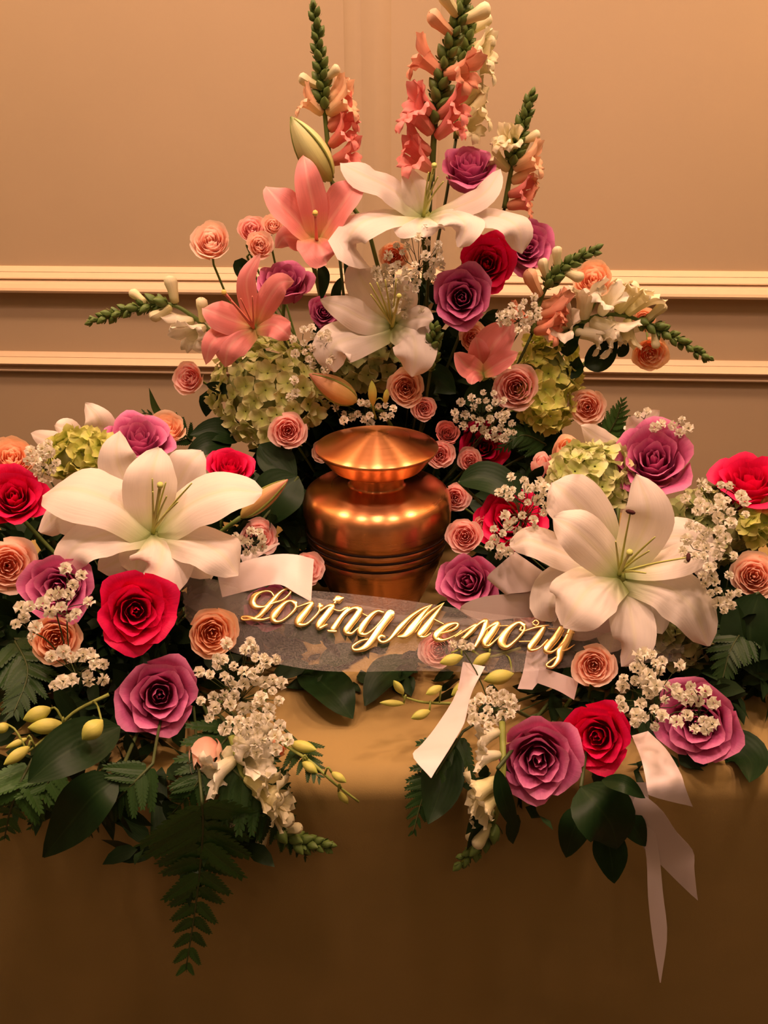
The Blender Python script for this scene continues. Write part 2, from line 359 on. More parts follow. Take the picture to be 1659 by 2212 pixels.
body += [(.0804, .114), (.0807, .125), (.0806, .132), (.0796, .1385), (.0770, .1435), (.0725, .1470), (.065, .1496), (.054, .1512), (.040, .1523), (.032, .1530), (.0295, .1538), (.029, .156)]
ubody = obj('body', mesh_raw('body', *lathe(body, 96)), M['copper'], urn)
for g, r_ in ((g1, .0798), (g2, .0785), (g3, .0762)):
    ring = [(r_ - .0001, g + .0014), (r_ + .0003, g + .0009), (r_ + .0003, g - .0009), (r_ - .0001, g - .0014)]
    obj('ring_groove', mesh_raw('ring_groove', *lathe(ring[::-1], 96)), M['groove'], ubody)
neck = [(.029, .152), (.029, .160), (.0295, .170), (.032, .1745), (.047, .1755)]
obj('neck', mesh_raw('neck', *lathe(neck, 72)), M['copper'], urn)
lid = [(r_, z_ - .0042) for r_, z_ in [(.032, .1778), (.0465, .1778), (.0485, .1785), (.0500, .1800), (.0550, .1865), (.0600, .1925), (.0635, .1965), (.0648, .1985), (.0650, .1998), (.0640, .2006), (.058, .2030), (.048, .2064), (.036, .2102), (.024, .2135), (.014, .2155), (.006, .2166), (0, .2168)]]
obj('lid', mesh_raw('lid', *lathe(lid, 96)), M['copper'], urn)

# ---------------------------------------------------------------- flower builders
def sheet(mid, width, normal, prof='lily', nu=9, nv=15, cup=-.12, groove=.05, ruffle=.03, roll=0.0, twist=0.0, seed=0, wend=None):
    """a blade along the points mid (world), facing normal: petals and leaves"""
    rnd = random.Random(seed); ph = rnd.uniform(0, 6.28); fr = rnd.uniform(1.4, 2.4)
    C = catmull(mid, nv); rows = []
    for j in range(nv):
        v = j / (nv - 1); tg_ = C[min(j + 1, nv - 1)] - C[max(j - 1, 0)]
        wd, n = frame_of(tg_, normal)
        a = roll + twist * v
        if a:
            R = Matrix.Rotation(a, 3, tg_.normalized()); wd = R @ wd; n = R @ n
        if prof == 'lily': s = math.sin(math.pi * (.10 + .90 * v)) ** .62 * (1 - .12 * v ** 5) if v < 1 else .02
        elif prof == 'broad': s = math.sin(math.pi * (.13 + .87 * v ** 1.15)) ** .55 if v < 1 else .06
        elif prof == 'leaf': s = max(.03, math.sin(math.pi * min(1, v ** .85)) ** .8)
        elif prof == 'blade': s = max(.04, math.sin(math.pi * (.2 + .8 * v)))
        hw = width * .5 * s
        row = []
        for i in range(nu):
            u = i / (nu - 1) * 2 - 1
            off = width * (cup * u * u * s + ruffle * abs(u) ** 2 * math.sin(fr * 6.28 * v + ph + (1.7 if u > 0 else 0)) * smooth(.15, .5, v) - groove * math.exp(-(u / .16) ** 2) * s)
            row.append(C[j] + wd * (hw * u) + n * off)
        rows.append(row)
    return grid(rows)

def rose_petals(N, seed, kind='rose'):
    rnd = random.Random(seed); out = []; ext = 0
    for i in range(N):
        t = i / (N - 1)
        th0 = i * 2.39996 + rnd.uniform(-.15, .15)
        if kind == 'rose':
            R = .05 + .60 * t ** .95; W = lerp(1.55, .95, t ** .7); zm = lerp(-.18, -.36, t); zb = -.85
            lean = lerp(-.10, .30, t); tip = lerp(-.25, 1.75, t ** 1.25) + rnd.uniform(-.15, .25); Lu = lerp(.40, .50, t) * rnd.uniform(.93, 1.07)
            peak = .06 * t; ruf = .02 + .03 * t
        elif kind == 'spray':
            R = .06 + .66 * t ** .75; W = lerp(1.15, .85, t ** .6); zm = lerp(-.10, -.30, t); zb = -.8
            lean = lerp(-.05, .30, t); tip = lerp(0, 1.1, t ** 1.4) + rnd.uniform(-.35, .25); Lu = lerp(.24, .36, t) * rnd.uniform(.88, 1.12)
            peak = .0; ruf = .03
        else:  # bud
            R = .05 + .50 * t ** .9; W = lerp(1.5, 1.0, t); zm = lerp(-.05, -.2, t); zb = -.85
            lean = lerp(-.15, -.28, t); tip = lerp(-.3, .35, t ** 2) + rnd.uniform(-.1, .1); Lu = lerp(.50, .62, t)
            peak = .05; ruf = .02
        nu, nv = (11, 10) if kind == 'rose' else (9, 8)
        ph = rnd.uniform(0, 6.28); side = rnd.uniform(.02, .07)
        # profile along the petal
        pr = []
        h = nv // 2
        for j in range(h + 1):
            s = j / h * math.pi / 2; pr.append((.03 + (R - .03) * math.sin(s), zb + (zm - zb) * (1 - math.cos(s))))
        r_, z_ = pr[-1]; m = nv - h
        fine = 6
        for j in range(m):
            for q in range(fine):
                s = (j + (q + .5) / fine) / m
                phi = lean + tip * s ** 2.2
                r_ += math.sin(phi) * Lu / m / fine; z_ += math.cos(phi) * Lu / m / fine
            pr.append((max(.012, r_), z_))
        rows = []
        def prof_at(s):
            s = clamp(s) * (len(pr) - 1); k = min(int(s), len(pr) - 2); f = s - k
            return lerp(pr[k][0], pr[k + 1][0], f), lerp(pr[k][1], pr[k + 1][1], f)
        for j in range(nv + 1):
            v = j / nv; row = []
            for k in range(nu):
                u = k / (nu - 1) * 2 - 1
                vv = v * (1 - .30 * abs(u) ** 2.6 - peak * .5 * (1 - math.exp(-(u / .35) ** 2)))
                r2, z2 = prof_at(vv)
                wv_ = .30 + .70 * math.sin(math.pi / 2 * min(1, v * 1.6))
                a = th0 + W * u * wv_
                r2 *= 1 + (side * u + .05 * abs(u) ** 3 * t) * v
                z2 += ruf * math.sin(u * 5 + ph) * v ** 2
                r2 += ruf * .8 * math.sin(u * 7 + ph * 2) * v ** 3
                row.append(Vector((r2 * math.cos(a), r2 * math.sin(a), z2)))
                ext = max(ext, r2)
            rows.append(row)
        out.append(rows)
    res = []
    for rows in out:
        V, Fc, uv = grid([[p / ext for p in r] for r in rows]); res.append(mesh_raw('petal', V, Fc, uv))
    return res
ROSES = [rose_petals(20, s) for s in (3, 8, 21)]
SPRAYS = [rose_petals(26, s, 'spray') for s in (4, 9, 15)]
BUDS = [rose_petals(12, s, 'bud') for s in (5, 12)]
def sepal_mesh():
    rows = []
    for j in range(6):
        v = j / 5; wd = .16 * math.sin(math.pi * (.25 + .75 * v)); row = []
        for i in range(3):
            u = i - 1; row.append(Vector((.12 + .38 * v + .05 * abs(u), wd * u, -.84 + .16 * v - .25 * v * v)))
        rows.append(row)
    return mesh_raw('sepal', *grid(rows))
SEPAL = sepal_mesh()
CORES = {'L': Vector((-.24, .70, TZ + .015)), 'R': Vector((.26, .70, TZ + .015)), 'B': Vector((.01, .955, TZ + .02))}
def core_near(core, p):
    c = CORES[core]
    if core in 'LR' and p.y < .63: return Vector((lerp(c.x, p.x, .55), .645, TZ + .012))
    return c.copy()
def axis_matrix(p, axis, spin, s):
    q = axis.to_track_quat('Z', 'Y').to_matrix().to_4x4()
    return T(p) @ q @ Matrix.Rotation(spin, 4, 'Z') @ Matrix.Scale(s, 4)
cnt = [0]
def stem_to(parent, mtx, start, d0, core, rad, mat='stem', name='stem'):
    c = core_near(core, start) + Vector((random.uniform(-.05, .05), random.uniform(-.03, .03), 0))
    L_ = (c - start).length
    mid = start - d0 * L_ * .35
    P = [start, start.lerp(mid, .6), mid.lerp(c, .45), c]
    pts = catmull(P, 9)
    pts = [Vector((p.x, p.y, max(p.z, TZ + .006))) for p in pts]
    geo(name, tube(pts, rad, 6), M[mat], parent, mtx)
def rose(px, py, rp, Y, a, b_, mat, label, core, kind='rose', var=None, squash=1.0, group=None, sep=False, name=None, stem=True):
    cnt[0] += 1; k = cnt[0]
    p = at(px, py, Y); s = rp * mpp(px, py, Y)
    ax = (tocam(p) + RT * a + UP * b_).normalized()
    mtx = axis_matrix(p, ax, k * 1.7 if var is None else var * 1.1, s)
    src = {'rose': ROSES, 'spray': SPRAYS, 'bud': BUDS}[kind]; src = src[k % len(src)]
    nm = name or {'rose': 'rose', 'spray': 'spray_rose', 'bud': 'rose_bud'}[kind]
    t = thing(nm, label, 'rose' if kind != 'bud' else 'rose bud', mtx, group)
    for me in src: obj('petal', me, M[mat], t)
    if sep:
        for q in range(5): obj('sepal', SEPAL, M['sepal'], t, mtx=Matrix.Rotation(q * 1.2566, 4, 'Z'))
    if stem: stem_to(t, mtx, p - ax * (.82 * s), ax, core, .0022 if kind == 'rose' else .0014)
    return t

def lily(px, py, Y, petals, mat, label, core, tilt=.35, stamens=(), pistil=None, fil='filament', anth=(), name='lily', ax_up=.2, group=None, stem=True, dscale=1.0):
    p0 = at(px, py, Y); mm = mpp(px, py, Y); ax = (tocam(p0) + UP * ax_up).normalized()
    mtx = T(p0); t = thing(name, label, 'lily', mtx, group)
    DEF = [0, .016, .026, .018, .004]
    for n, pt in enumerate(petals):
        pts, wpx = pt[0], pt[1]; o = pt[2] if len(pt) > 2 else {}
        if o.get('ny', 0) >= .3: wpx *= 1.2
        P = []
        for i, q in enumerate(pts):
            d = (q[2] if len(q) > 2 else DEF[min(i, 4)] * dscale) + o.get('back', 0)
            yy = Y - d - tilt * (q[1] - py) * mm
            P.append(at(q[0], q[1], yy))
        nn = (ax + RT * o.get('nx', 0) + UP * o.get('ny', 0)).normalized()
        g = sheet(P, wpx * mm, nn, o.get('prof', 'lily'), cup=o.get('cup', -.10), groove=o.get('groove', .045), ruffle=o.get('ruffle', .05), roll=o.get('roll', 0), twist=o.get('twist', 0), seed=n + int(px))
        geo('petal', g, M[o.get('mat', mat)], t, mtx)
    for n, (sx, sy) in enumerate(stamens):
        d = .055 * dscale; e = at(sx, sy, Y - d - tilt * (sy - py) * mm)
        mid = p0.lerp(e, .5) + ax * .006
        pts = catmull([p0 + ax * .004, mid, e], 8)
        f = geo('filament', tube(pts, [lerp(.0013, .0007, i / 7) for i in range(8)], 5), M[fil], t, mtx)
        if n in anth:
            dd = (pts[-1] - pts[-2]).normalized(); q = dd.cross(ax).normalized()
            geo('anther', tube([e - q * .004, e - q * .002, e + q * .002, e + q * .004], [.0008, .0019, .0019, .0008], 6), M['anther'], f, mtx)
    if pistil:
        sx, sy = pistil; e = at(sx, sy, Y - .062 * dscale - tilt * (sy - py) * mm)
        pts = catmull([p0, p0.lerp(e, .5) + ax * .004, e], 8)
        ps = geo('pistil', tube(pts, [.0022, .0020, .0018, .0016, .0014, .0014, .0016, .0018], 7), M[fil], t, mtx)
        geo('stigma', tube([e - ax * .001, e, e + ax * .003, e + ax * .0035], [.0016, .0028, .0028, .001], 7), M['stigma' if fil != 'filament' or mat == 'salmon' else 'filament'], ps, mtx)
    if stem:
        hd = p0 - ax * .035
        geo('receptacle', tube([p0 - ax * .001, p0 - ax * .01, p0 - ax * .025, hd], [.009, .0065, .0045, .003], 9), M['stemlight'], t, mtx)
        stem_to(t, mtx, hd, ax, core, .003)
    return t

# ---- snapdragons
def snap_blossom():
    parts = []; seg = 11
    rows = []
    for z, r_ in ((0, .06), (.04, .15), (.2, .20), (.38, .22), (.50, .26), (.56, .27)):
        rows.append([Vector((r_ * math.cos(k * 2 * math.pi / (seg - 1)), r_ * .85 * math.sin(k * 2 * math.pi / (seg - 1)), z)) for k in range(seg)])
    V, Fc, uv = grid(rows); uv = [(u, v * .45) for u, v in uv]; parts.append((V, Fc, uv))
    lobes = [(math.radians(52), .75, .52, .9), (math.radians(128), .75, .52, .9), (math.radians(212), .58, .44, 2.3), (math.radians(270), .55, .50, 2.6), (math.radians(328), .58, .44, 2.3)]
    for a0, W, Ln, bend in lobes:
        rows = []; r_, z_ = .26, .54
        for j in range(6):
            v = j / 5
            if j:
                phi = bend * v * .75 + .15
                r_ += math.sin(phi) * Ln / 5; z_ += math.cos(phi) * Ln / 5
            row = []
            for i in range(6):
                u = i / 5 * 2 - 1; a = a0 + W * u * (1 + .1 * math.sin(math.pi * v)) * (1 - .35 * v ** 4)
                rr = r_ * (1 - .16 * u * u * v) + .045 * math.sin(u * 5.5 + a0 * 5) * v
                row.append(Vector((rr * math.cos(a), rr * .9 * math.sin(a), z_ - .05 * u * u * v + .06 * math.sin(u * 5 + a0 * 3) * v)))
            rows.append(row)
        V, Fc, uv = grid(rows); parts.append((V, Fc, [(u, .45 + .55 * v) for u, v in uv]))
    return mesh_raw('blossom', *merge(parts))
def bud_shape(name='bud'):
    rows = []
    for z, r_ in ((-.05, .08), (.05, .22), (.2, .30), (.42, .33), (.65, .27), (.85, .14), (.97, .05), (1.0, .01)):
        rows.append([Vector((r_ * (1 + .08 * math.cos(3 * k)) * math.cos(k * 2 * math.pi / 8), r_ * math.sin(k * 2 * math.pi / 8), z)) for k in range(9)])
    a = grid(rows); P = [a]
    for q in range(3):  # three calyx lobes
        rows = []
        for j in range(4):
            v = j / 3; row = []
            for i in range(3):
                u = i - 1; an = q * 2.094 + u * .5 * (1 - .75 * v); r_ = .14 + .32 * math.sin(v * 1.6) + .02
                row.append(Vector((r_ * math.cos(an), r_ * math.sin(an), -.04 + .52 * v)))
            rows.append(row)
        P.append(grid(rows))
    return mesh_raw(name, *merge(P))
BLOSSOM = snap_blossom(); BUD = bud_shape()
def long_bud():
    rows = []
    for z, r_ in ((0, .06), (.06, .15), (.25, .17), (.5, .19), (.72, .24), (.88, .23), (.97, .14), (1.0, .03)):
        rows.append([Vector((r_ * math.cos(k * 2 * math.pi / 8), r_ * math.sin(k * 2 * math.pi / 8) + .10 * max(0, z - .6), z)) for k in range(9)])
    return mesh_raw('young_blossom', *grid(rows))
LONGBUD = long_bud()
def local(mtx, world): return mtx.inverted() @ world
def orient(p, d, up, s, spin=0):
    z = d.normalized(); x = up.cross(z)
    if x.length < 1e-4: x = Vector((1, 0, 0)).cross(z)
    x.normalize(); y = z.cross(x)
    R = Matrix((x, y, z)).transposed().to_4x4()
    return T(p) @ R @ Matrix.Rotation(spin, 4, 'Z') @ Matrix.Scale(s, 4)
def snapdragon(pts, label, buds=(.55, 1.0, 18), blossoms=(), core=None, group='snapdragon spikes', size=1.0, seed=1, stemmat='stem', calyx=True):
    """pts: (px, py, Y) base to tip; buds: from, to, how many; blossoms: (fraction, angle around, length m, material, kind)"""
    rnd = random.Random(seed)
    W = [at(*q) for q in pts]; n = 24; C = catmull(W, n)
    mtx = T(C[0]); t = thing('snapdragon', label, 'snapdragon', mtx, group)
    path = list(C)
    if core:
        c = core_near(core, C[0]) + Vector((rnd.uniform(-.04, .04), rnd.uniform(-.03, .03), 0)); d = (C[0] - C[2]).normalized()
        low = C[0].lerp(c, .5); low.z = min(low.z, (C[0].z + c.z) * .5) - .01; low.z = max(low.z, TZ + .006)
        run = catmull([c, low, C[0].lerp(low, .3) + d * .012, C[0]], 9)
        geo('stem', tube([Vector((q.x, q.y, max(q.z, TZ + .006) if q.y > .53 else q.z)) for q in run], .0018, 6), M['stemdark'], t, mtx)
    rad = [.0028 * size * lerp(1.15, .45, i / (len(path) - 1)) for i in range(len(path))]
    geo('stem', tube(path, rad, 7), M[stemmat], t, mtx)
    def on(f):
        s = clamp(f) * (n - 1); k = min(int(s), n - 2); q = s - k
        return C[k].lerp(C[k + 1], q), (C[k + 1] - C[k]).normalized()
    def radial(tg_, ang):
        # ang 0 = towards the camera, 90 = to the right of the spike as seen
        p = Vector((0, -1, .25)); f = (p - tg_ * p.dot(tg_)).normalized(); s = tg_.cross(f).normalized()
        return f * math.cos(ang) + s * math.sin(ang)
    f0, f1, nb = buds; nb = int(nb * 1.35)
    for i in range(nb):
        q = i / max(1, nb - 1); f = lerp(f0, f1, q); p, tg_ = on(f)
        ang = i * 2.4 + rnd.uniform(-.3, .3); rd = radial(tg_, ang)
        s = lerp(.0165, .0095, q) * size * rnd.uniform(.85, 1.1)
        d = (rd * lerp(.9, .45, q) + tg_ * .8).normalized() if i < nb - 1 else tg_
        obj('bud', BUD, M['bud'], t, mtx=mtx.inverted() @ orient(p + rd * .0015, d, rd, s))
    for f, ang, ln, mt, kd in blossoms:
        p, tg_ = on(f); rd = radial(tg_, math.radians(ang + rnd.uniform(-22, 22))); d = (rd * .95 + tg_ * rnd.uniform(.25, .8) + Vector((rnd.uniform(-.15, .15), rnd.uniform(-.25, .1), rnd.uniform(-.1, .15)))).normalized(); ln *= rnd.uniform(.9, 1.2)
        m4 = mtx.inverted() @ orient(p + rd * .002, d, tg_, ln)
        bl = obj('blossom' if kd == 'open' else 'young_blossom', BLOSSOM if kd == 'open' else LONGBUD, M[mt], t, mtx=m4)
        if calyx: obj('calyx', BUD, M['bud'], bl, mtx=m4.inverted() @ mtx.inverted() @ orient(p + rd * .001, d, tg_, ln * .26))
    return t

# ---- baby's breath
def breath_floret():
    rnd = random.Random(2); parts = []
    for i in range(11):
        z = 1 - 1.5 * (i + .5) / 11; a = i * 2.4; r_ = math.sqrt(max(0, 1 - z * z)); d = Vector((r_ * math.cos(a), r_ * math.sin(a), z))
        w1, n1 = frame_of(d, Vector((.2, .3, 1)))
        rows = []
        for j in range(3):
            v = j / 2; row = []
            for k in range(3):
                u = k - 1
                row.append(d * (.12 + .40 * v) + w1 * (u * (.10 + .16 * v)) + n1 * (.10 * v * (1 - abs(u)) + rnd.uniform(-.05, .05)))
            rows.append(row)
        parts.append(grid(rows))
    return mesh_raw('floret', *merge(parts))
FLORET = breath_floret()
def breath(region, n, label, root, Y=None, seed=1, size=.0095, extra=(), core=None, spread_y=.03):
    """region: list of (px,py,rx,ry) blobs; root: (px,py,Y) where the wiry stems meet"""
    rnd = random.Random(seed); R0 = at(*root); mtx = T(R0)
    t = thing('babys_breath_spray', label, "baby's breath", mtx, "baby's breath sprays")
    tubes = []; pts = []
    hubs = []
    for (bx, by, rx, ry) in region:
        hy = (Y(by) if callable(Y) else Y); hubs.append(at(bx, by + ry * .3, hy + .012))
    for h in hubs:
        tubes.append(tube(catmull([R0, R0.lerp(h, .5) + Vector((0, 0, .008)), h], 6), .0006, 4, False))
    areas = [r_[2] * r_[3] for r_ in region]; tot = sum(areas)
    for bi, (bx, by, rx, ry) in enumerate(region):
        m = max(1, round(n * areas[bi] / tot)); hy = (Y(by) if callable(Y) else Y); k = 0; tries = 0
        while k < m and tries < 400:
            tries += 1
            a = rnd.uniform(0, 6.283); q = math.sqrt(rnd.random())
            x, y = bx + rx * q * math.cos(a), by + ry * q * math.sin(a)
            mind = 14 if m < 30 else 11
            if any((x - px_) ** 2 + (y - py_) ** 2 < mind ** 2 for px_, py_ in pts): continue
            pts.append((x, y)); k += 1
            yy = (Y(y) if callable(Y) else Y) - rnd.uniform(0, spread_y)
            p = at(x, y, yy); d = (tocam(p) + Vector((rnd.uniform(-.8, .8), rnd.uniform(-.3, .3), rnd.uniform(-.3, 1)))).normalized()
            s = size * rnd.uniform(.7, 1.15)
            obj('floret', FLORET, M['breath'], t, mtx=mtx.inverted() @ orient(p, d, Vector((0, 0, 1)), s, rnd.uniform(0, 6)))
            h = hubs[bi]; mid = h.lerp(p, .5) + Vector((rnd.uniform(-.004, .004), 0, rnd.uniform(-.004, .004)))
            tubes.append(tube([h, mid, p - d * s * .1], .00042, 3, False))
    if core:
        c = core_near(core, R0); tubes.append(tube(catmull([c, c.lerp(R0, .5), R0], 6), .0008, 4, False))
    geo('stem', merge(tubes), M['stemdark'], t, mtx)
    return t

# ---- hydrangea
def hyd_floret():
    parts = []
    for q in range(4):
        a0 = q * math.pi / 2; ca, sa = math.cos(a0), math.sin(a0); rows = []
        for j in range(5):
            v = j / 4; row = []
            hw = .31 * math.sin(math.pi * min(1, .08 + .82 * v)) ** .75
            for i in range(5):
                u = i / 4 * 2 - 1; x = .04 + .52 * v * (1 - .10 * u * u); y = hw * u; z = .16 * v - .20 * v * v * (1.1 if q % 2 else .2) + .16 * u * u * v + .04 * math.sin(3 * u + 2 * q) * v
                row.append(Vector((x * ca - y * sa, x * sa + y * ca, z)))
            rows.append(row)
        parts.append(grid(rows))
    return mesh_raw('floret', *merge(parts))
HFLORET = hyd_floret()
def hydrangea(px, py, rx, ry, Y, n, label, mat, core, seed=1, size=.0235):
    n = int(n * 1.6)
    rnd = random.Random(seed); c = at(px, py, Y); mm = mpp(px, py, Y); mtx = T(c)
    t = thing('hydrangea', label, 'hydrangea', mtx, 'green hydrangea heads')
    f = tocam(c)
    rz = (rx + ry) * .4
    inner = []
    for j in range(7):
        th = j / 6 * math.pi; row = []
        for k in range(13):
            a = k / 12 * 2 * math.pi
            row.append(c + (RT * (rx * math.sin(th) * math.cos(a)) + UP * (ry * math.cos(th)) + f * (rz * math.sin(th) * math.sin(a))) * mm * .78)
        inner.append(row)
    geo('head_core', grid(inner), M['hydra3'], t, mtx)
    for i in range(n):
        z = 1 - 1.72 * (i + .5) / n; r_ = math.sqrt(max(0, 1 - z * z)); a = i * 2.39996
        d = (f * z + (RT * math.cos(a) + UP * math.sin(a)) * r_)
        p = c + (RT * (d.dot(RT) * rx) + UP * (d.dot(UP) * ry) + f * (d.dot(f) * rz)) * mm * rnd.uniform(.88, 1.04)
        dd = (d + Vector((rnd.uniform(-.4, .4), rnd.uniform(-.4, .4), rnd.uniform(-.3, .5)))).normalized()
        obj('floret', HFLORET, M[mat], t, mtx=mtx.inverted() @ orient(p, dd, Vector((0, 0, 1)), size * rnd.uniform(.85, 1.15), rnd.uniform(0, 6)))
    stem_to(t, mtx, c - f * rz * mm * .6, f, core, .003)
    return t

# ---- leaves and ferns
def sprig(leaves, label, Y=None, mat='leaf', name='leaf_sprig', cat='leaf', stem=None, group='broad dark leaves', prof='leaf', core=None):
    """leaves: (list of (px,py[,Y]), width px, opts)"""
    first = leaves[0][0][0]; p0 = at(first[0], first[1], first[2] if len(first) > 2 else Y); mtx = T(p0)
    t = thing(name, label, cat, mtx, group)
    for n, lf in enumerate(leaves):
        pts, wpx = lf[0], lf[1]; o = lf[2] if len(lf) > 2 else {}
        P = [at(q[0], q[1], q[2] if len(q) > 2 else Y) for q in pts]
        mm = mpp(pts[0][0], pts[0][1], pts[0][2] if len(pts[0]) > 2 else Y)
        nn = (tocam(P[0]) + UP * o.get('ny', .5) + RT * o.get('nx', 0)).normalized()
        g = sheet(P, wpx * mm, nn, o.get('prof', prof), nu=7, nv=12, cup=o.get('cup', .10), groove=o.get('groove', .03), ruffle=.02, roll=o.get('roll', 0), seed=n)
        geo('leaf', g, M[o.get('mat', mat)], t, mtx)
    S = []
    if stem: S.append(tube(catmull([at(*q) for q in stem], 8), .0016, 6))
    if core:
        c = core_near(core, p0); S.append(tube(catmull([c, c.lerp(p0, .5), p0], 6), .0016, 6))
    if S: geo('stem', merge(S), M['stemdark'], t, mtx)
    return t
def pinna_mesh():
    V, Fc = [], []; n = 9
    for k in range(n + 1):
        x = k / n; V.append(Vector((x, 0, -.08 * x * x)))
    hw = lambda x: .235 * (1 - x) ** .62 * (.6 + .4 * min(1, x * 5 + .2)) + .006
    for sgn in (1, -1):
        for k in range(n):
            x0 = k / n; zz = -.08 * x0 * x0; base = len(V)
            # one slanted, rounded lobe; the notches between lobes reach halfway in
            V += [Vector((x0 + .30 / n, sgn * hw(x0) * .78, zz + .012)), Vector((x0 + .90 / n, sgn * hw(x0) * 1.04, zz + .004)),
                  Vector((x0 + 1.50 / n, sgn * hw(x0) * .98, zz - .004)), Vector((x0 + 1.28 / n, sgn * hw(x0) * .62, zz + .006))]
            a, b_, c, d = range(base, base + 4)
            q = [(k, a, d), (k, d, k + 1), (a, b_, c), (a, c, d)]
            Fc += q if sgn < 0 else [tuple(reversed(z)) for z in q]
    uv = [(.5 + v.y * 1.5, v.x) for v in V]
    return mesh_raw('leaflet', V, Fc, uv, False)
PINNA = pinna_mesh()
def fern(pts, label, n=12, length_px=110, mat='fern', taper=.9, seed=1, core=None, droop=.0, facing=None):
    rnd = random.Random(seed); W = [at(*q) for q in pts]; m = 26; C = catmull(W, m); mtx = T(C[0])
    t = thing('fern_frond', label, 'fern', mtx, 'leatherleaf fern fronds')
    path = list(C)
    if core:
        c = core_near(core, C[0]); path = catmull([c, c.lerp(C[0], .55) + Vector((0, 0, .006)), C[0]], 6)[:-1] + path
    geo('stem', tube(path, [.0014 * lerp(1, .4, i / (len(path) - 1)) for i in range(len(path))], 5), M['stemdark'], t, mtx)
    mm = mpp(*pts[len(pts) // 2])
    for i in range(n):
        f = (i + .6) / n; s = f * (m - 1); k = min(int(s), m - 2); p = C[k].lerp(C[k + 1], s - k); tg_ = (C[k + 1] - C[k]).normalized()
        fn = facing or (tocam(p) + UP * .25).normalized()
        wd, nn = frame_of(tg_, fn)
        ln = length_px * mm * (1 - taper * f ** 1.15) * rnd.uniform(.9, 1.08)
        for sgn in (1, -1):
            spread = lerp(.92, .50, f)
            d = (wd * sgn * math.sin(spread) + tg_ * math.cos(spread) + nn * rnd.uniform(-.22, .10)).normalized()
            x = d; y = nn.cross(x).normalized(); z = x.cross(y)
            R = Matrix((x, y, z)).transposed().to_4x4()
            obj('leaflet', PINNA, M[mat], t, mtx=mtx.inverted() @ T(p + tg_ * (.002 if sgn > 0 else 0)) @ R @ Matrix.Scale(ln, 4))
    obj('leaflet', PINNA, M[mat], t, mtx=mtx.inverted() @ orient(C[-2], C[-1] - C[-2], fn, length_px * mm * .18) @ Matrix.Rotation(-math.pi / 2, 4, 'Y'))
    return t

# ---- buds hanging on a thin stem (orchid), lily buds
def spindle(p0, p1, rad, rowsn=9, seg=9, ribs=0, bulge=.45, rib=.08):
    ax = (p1 - p0); L_ = ax.length; a, b_ = frame_of(ax, Vector((.3, -1, .2))); rows = []
    for j in range(rowsn):
        v = j / (rowsn - 1); s = math.sin(math.pi * v ** (math.log(.5) / math.log(bulge))) ** .75 if 0 < v < 1 else .06
        row = []
        for k in range(seg):
            th = k * 2 * math.pi / (seg - 1); r_ = rad * s * (1 + (rib * math.cos(ribs * th) if ribs else 0))
            row.append(p0 + ax * v + (a * math.cos(th) + b_ * math.sin(th)) * r_)
        rows.append(row)
    return grid(rows)
def orchid(stem, buds, label, mat='orchid'):
    """stem: (px,py,Y) points; buds: (attach px,py, tip px,py, width px, Y)"""
    p0 = at(*stem[0]); mtx = T(p0); t = thing('orchid_bud_spray', label, 'orchid buds', mtx, 'sprays of green orchid buds')
    C = catmull([at(*q) for q in stem], 14)
    geo('stem', tube(C, [lerp(.0016, .0009, i / 13) for i in range(14)], 6), M['stemlight'], t, mtx)
    for ax_, ay, tx, ty, wp, Y in buds:
        a, e = at(ax_, ay, Y), at(tx, ty, Y - .006); mm = mpp(ax_, ay, Y)
        bd = geo('bud', spindle(a, e, wp * mm * .5, bulge=.5), M[mat], t, mtx)
        near = min(C, key=lambda c: (c - a).length)
        pd = geo('flower_stalk', tube(catmull([near, near.lerp(a, .55) + Vector((0, 0, .006)), a + (e - a) * .06], 6), .0009, 5), M['stemlight'], bd, mtx)
    return t
def lily_bud(px0, py0, px1, py1, wp, Y, label, mat, core, Y1=None):
    a, e = at(px0, py0, Y), at(px1, py1, Y1 or Y - .01); mtx = T(a); t = thing('lily_bud', label, 'lily bud', mtx, 'lily buds')
    geo('bud', spindle(a, e, wp * mpp(px0, py0, Y) * .5, 14, 19, 6, .42, .035), M[mat], t, mtx)
    d = (e - a).normalized()
    w1, n1 = frame_of(d, tocam(a)); L_ = (e - a).length
    for q in range(3):   # the ridges where the tepals close
        th = q * 2.094 + .9; o_ = (w1 * math.cos(th) + n1 * math.sin(th)); rr = wp * mpp(px0, py0, Y) * .5
        pts = []
        for j in range(9):
            v = .04 + .92 * j / 8; s = math.sin(math.pi * v ** (math.log(.5) / math.log(.42))) ** .75
            pts.append(a + d * (L_ * v) + o_ * (rr * s * 1.01))
        geo('ridge', tube(pts, [.0006, .0012, .0015, .0016, .0016, .0015, .0013, .001, .0006], 5), M['stemlight'], t, mtx)
    stem_to(t, mtx, a, d, core, .0025)
    return t

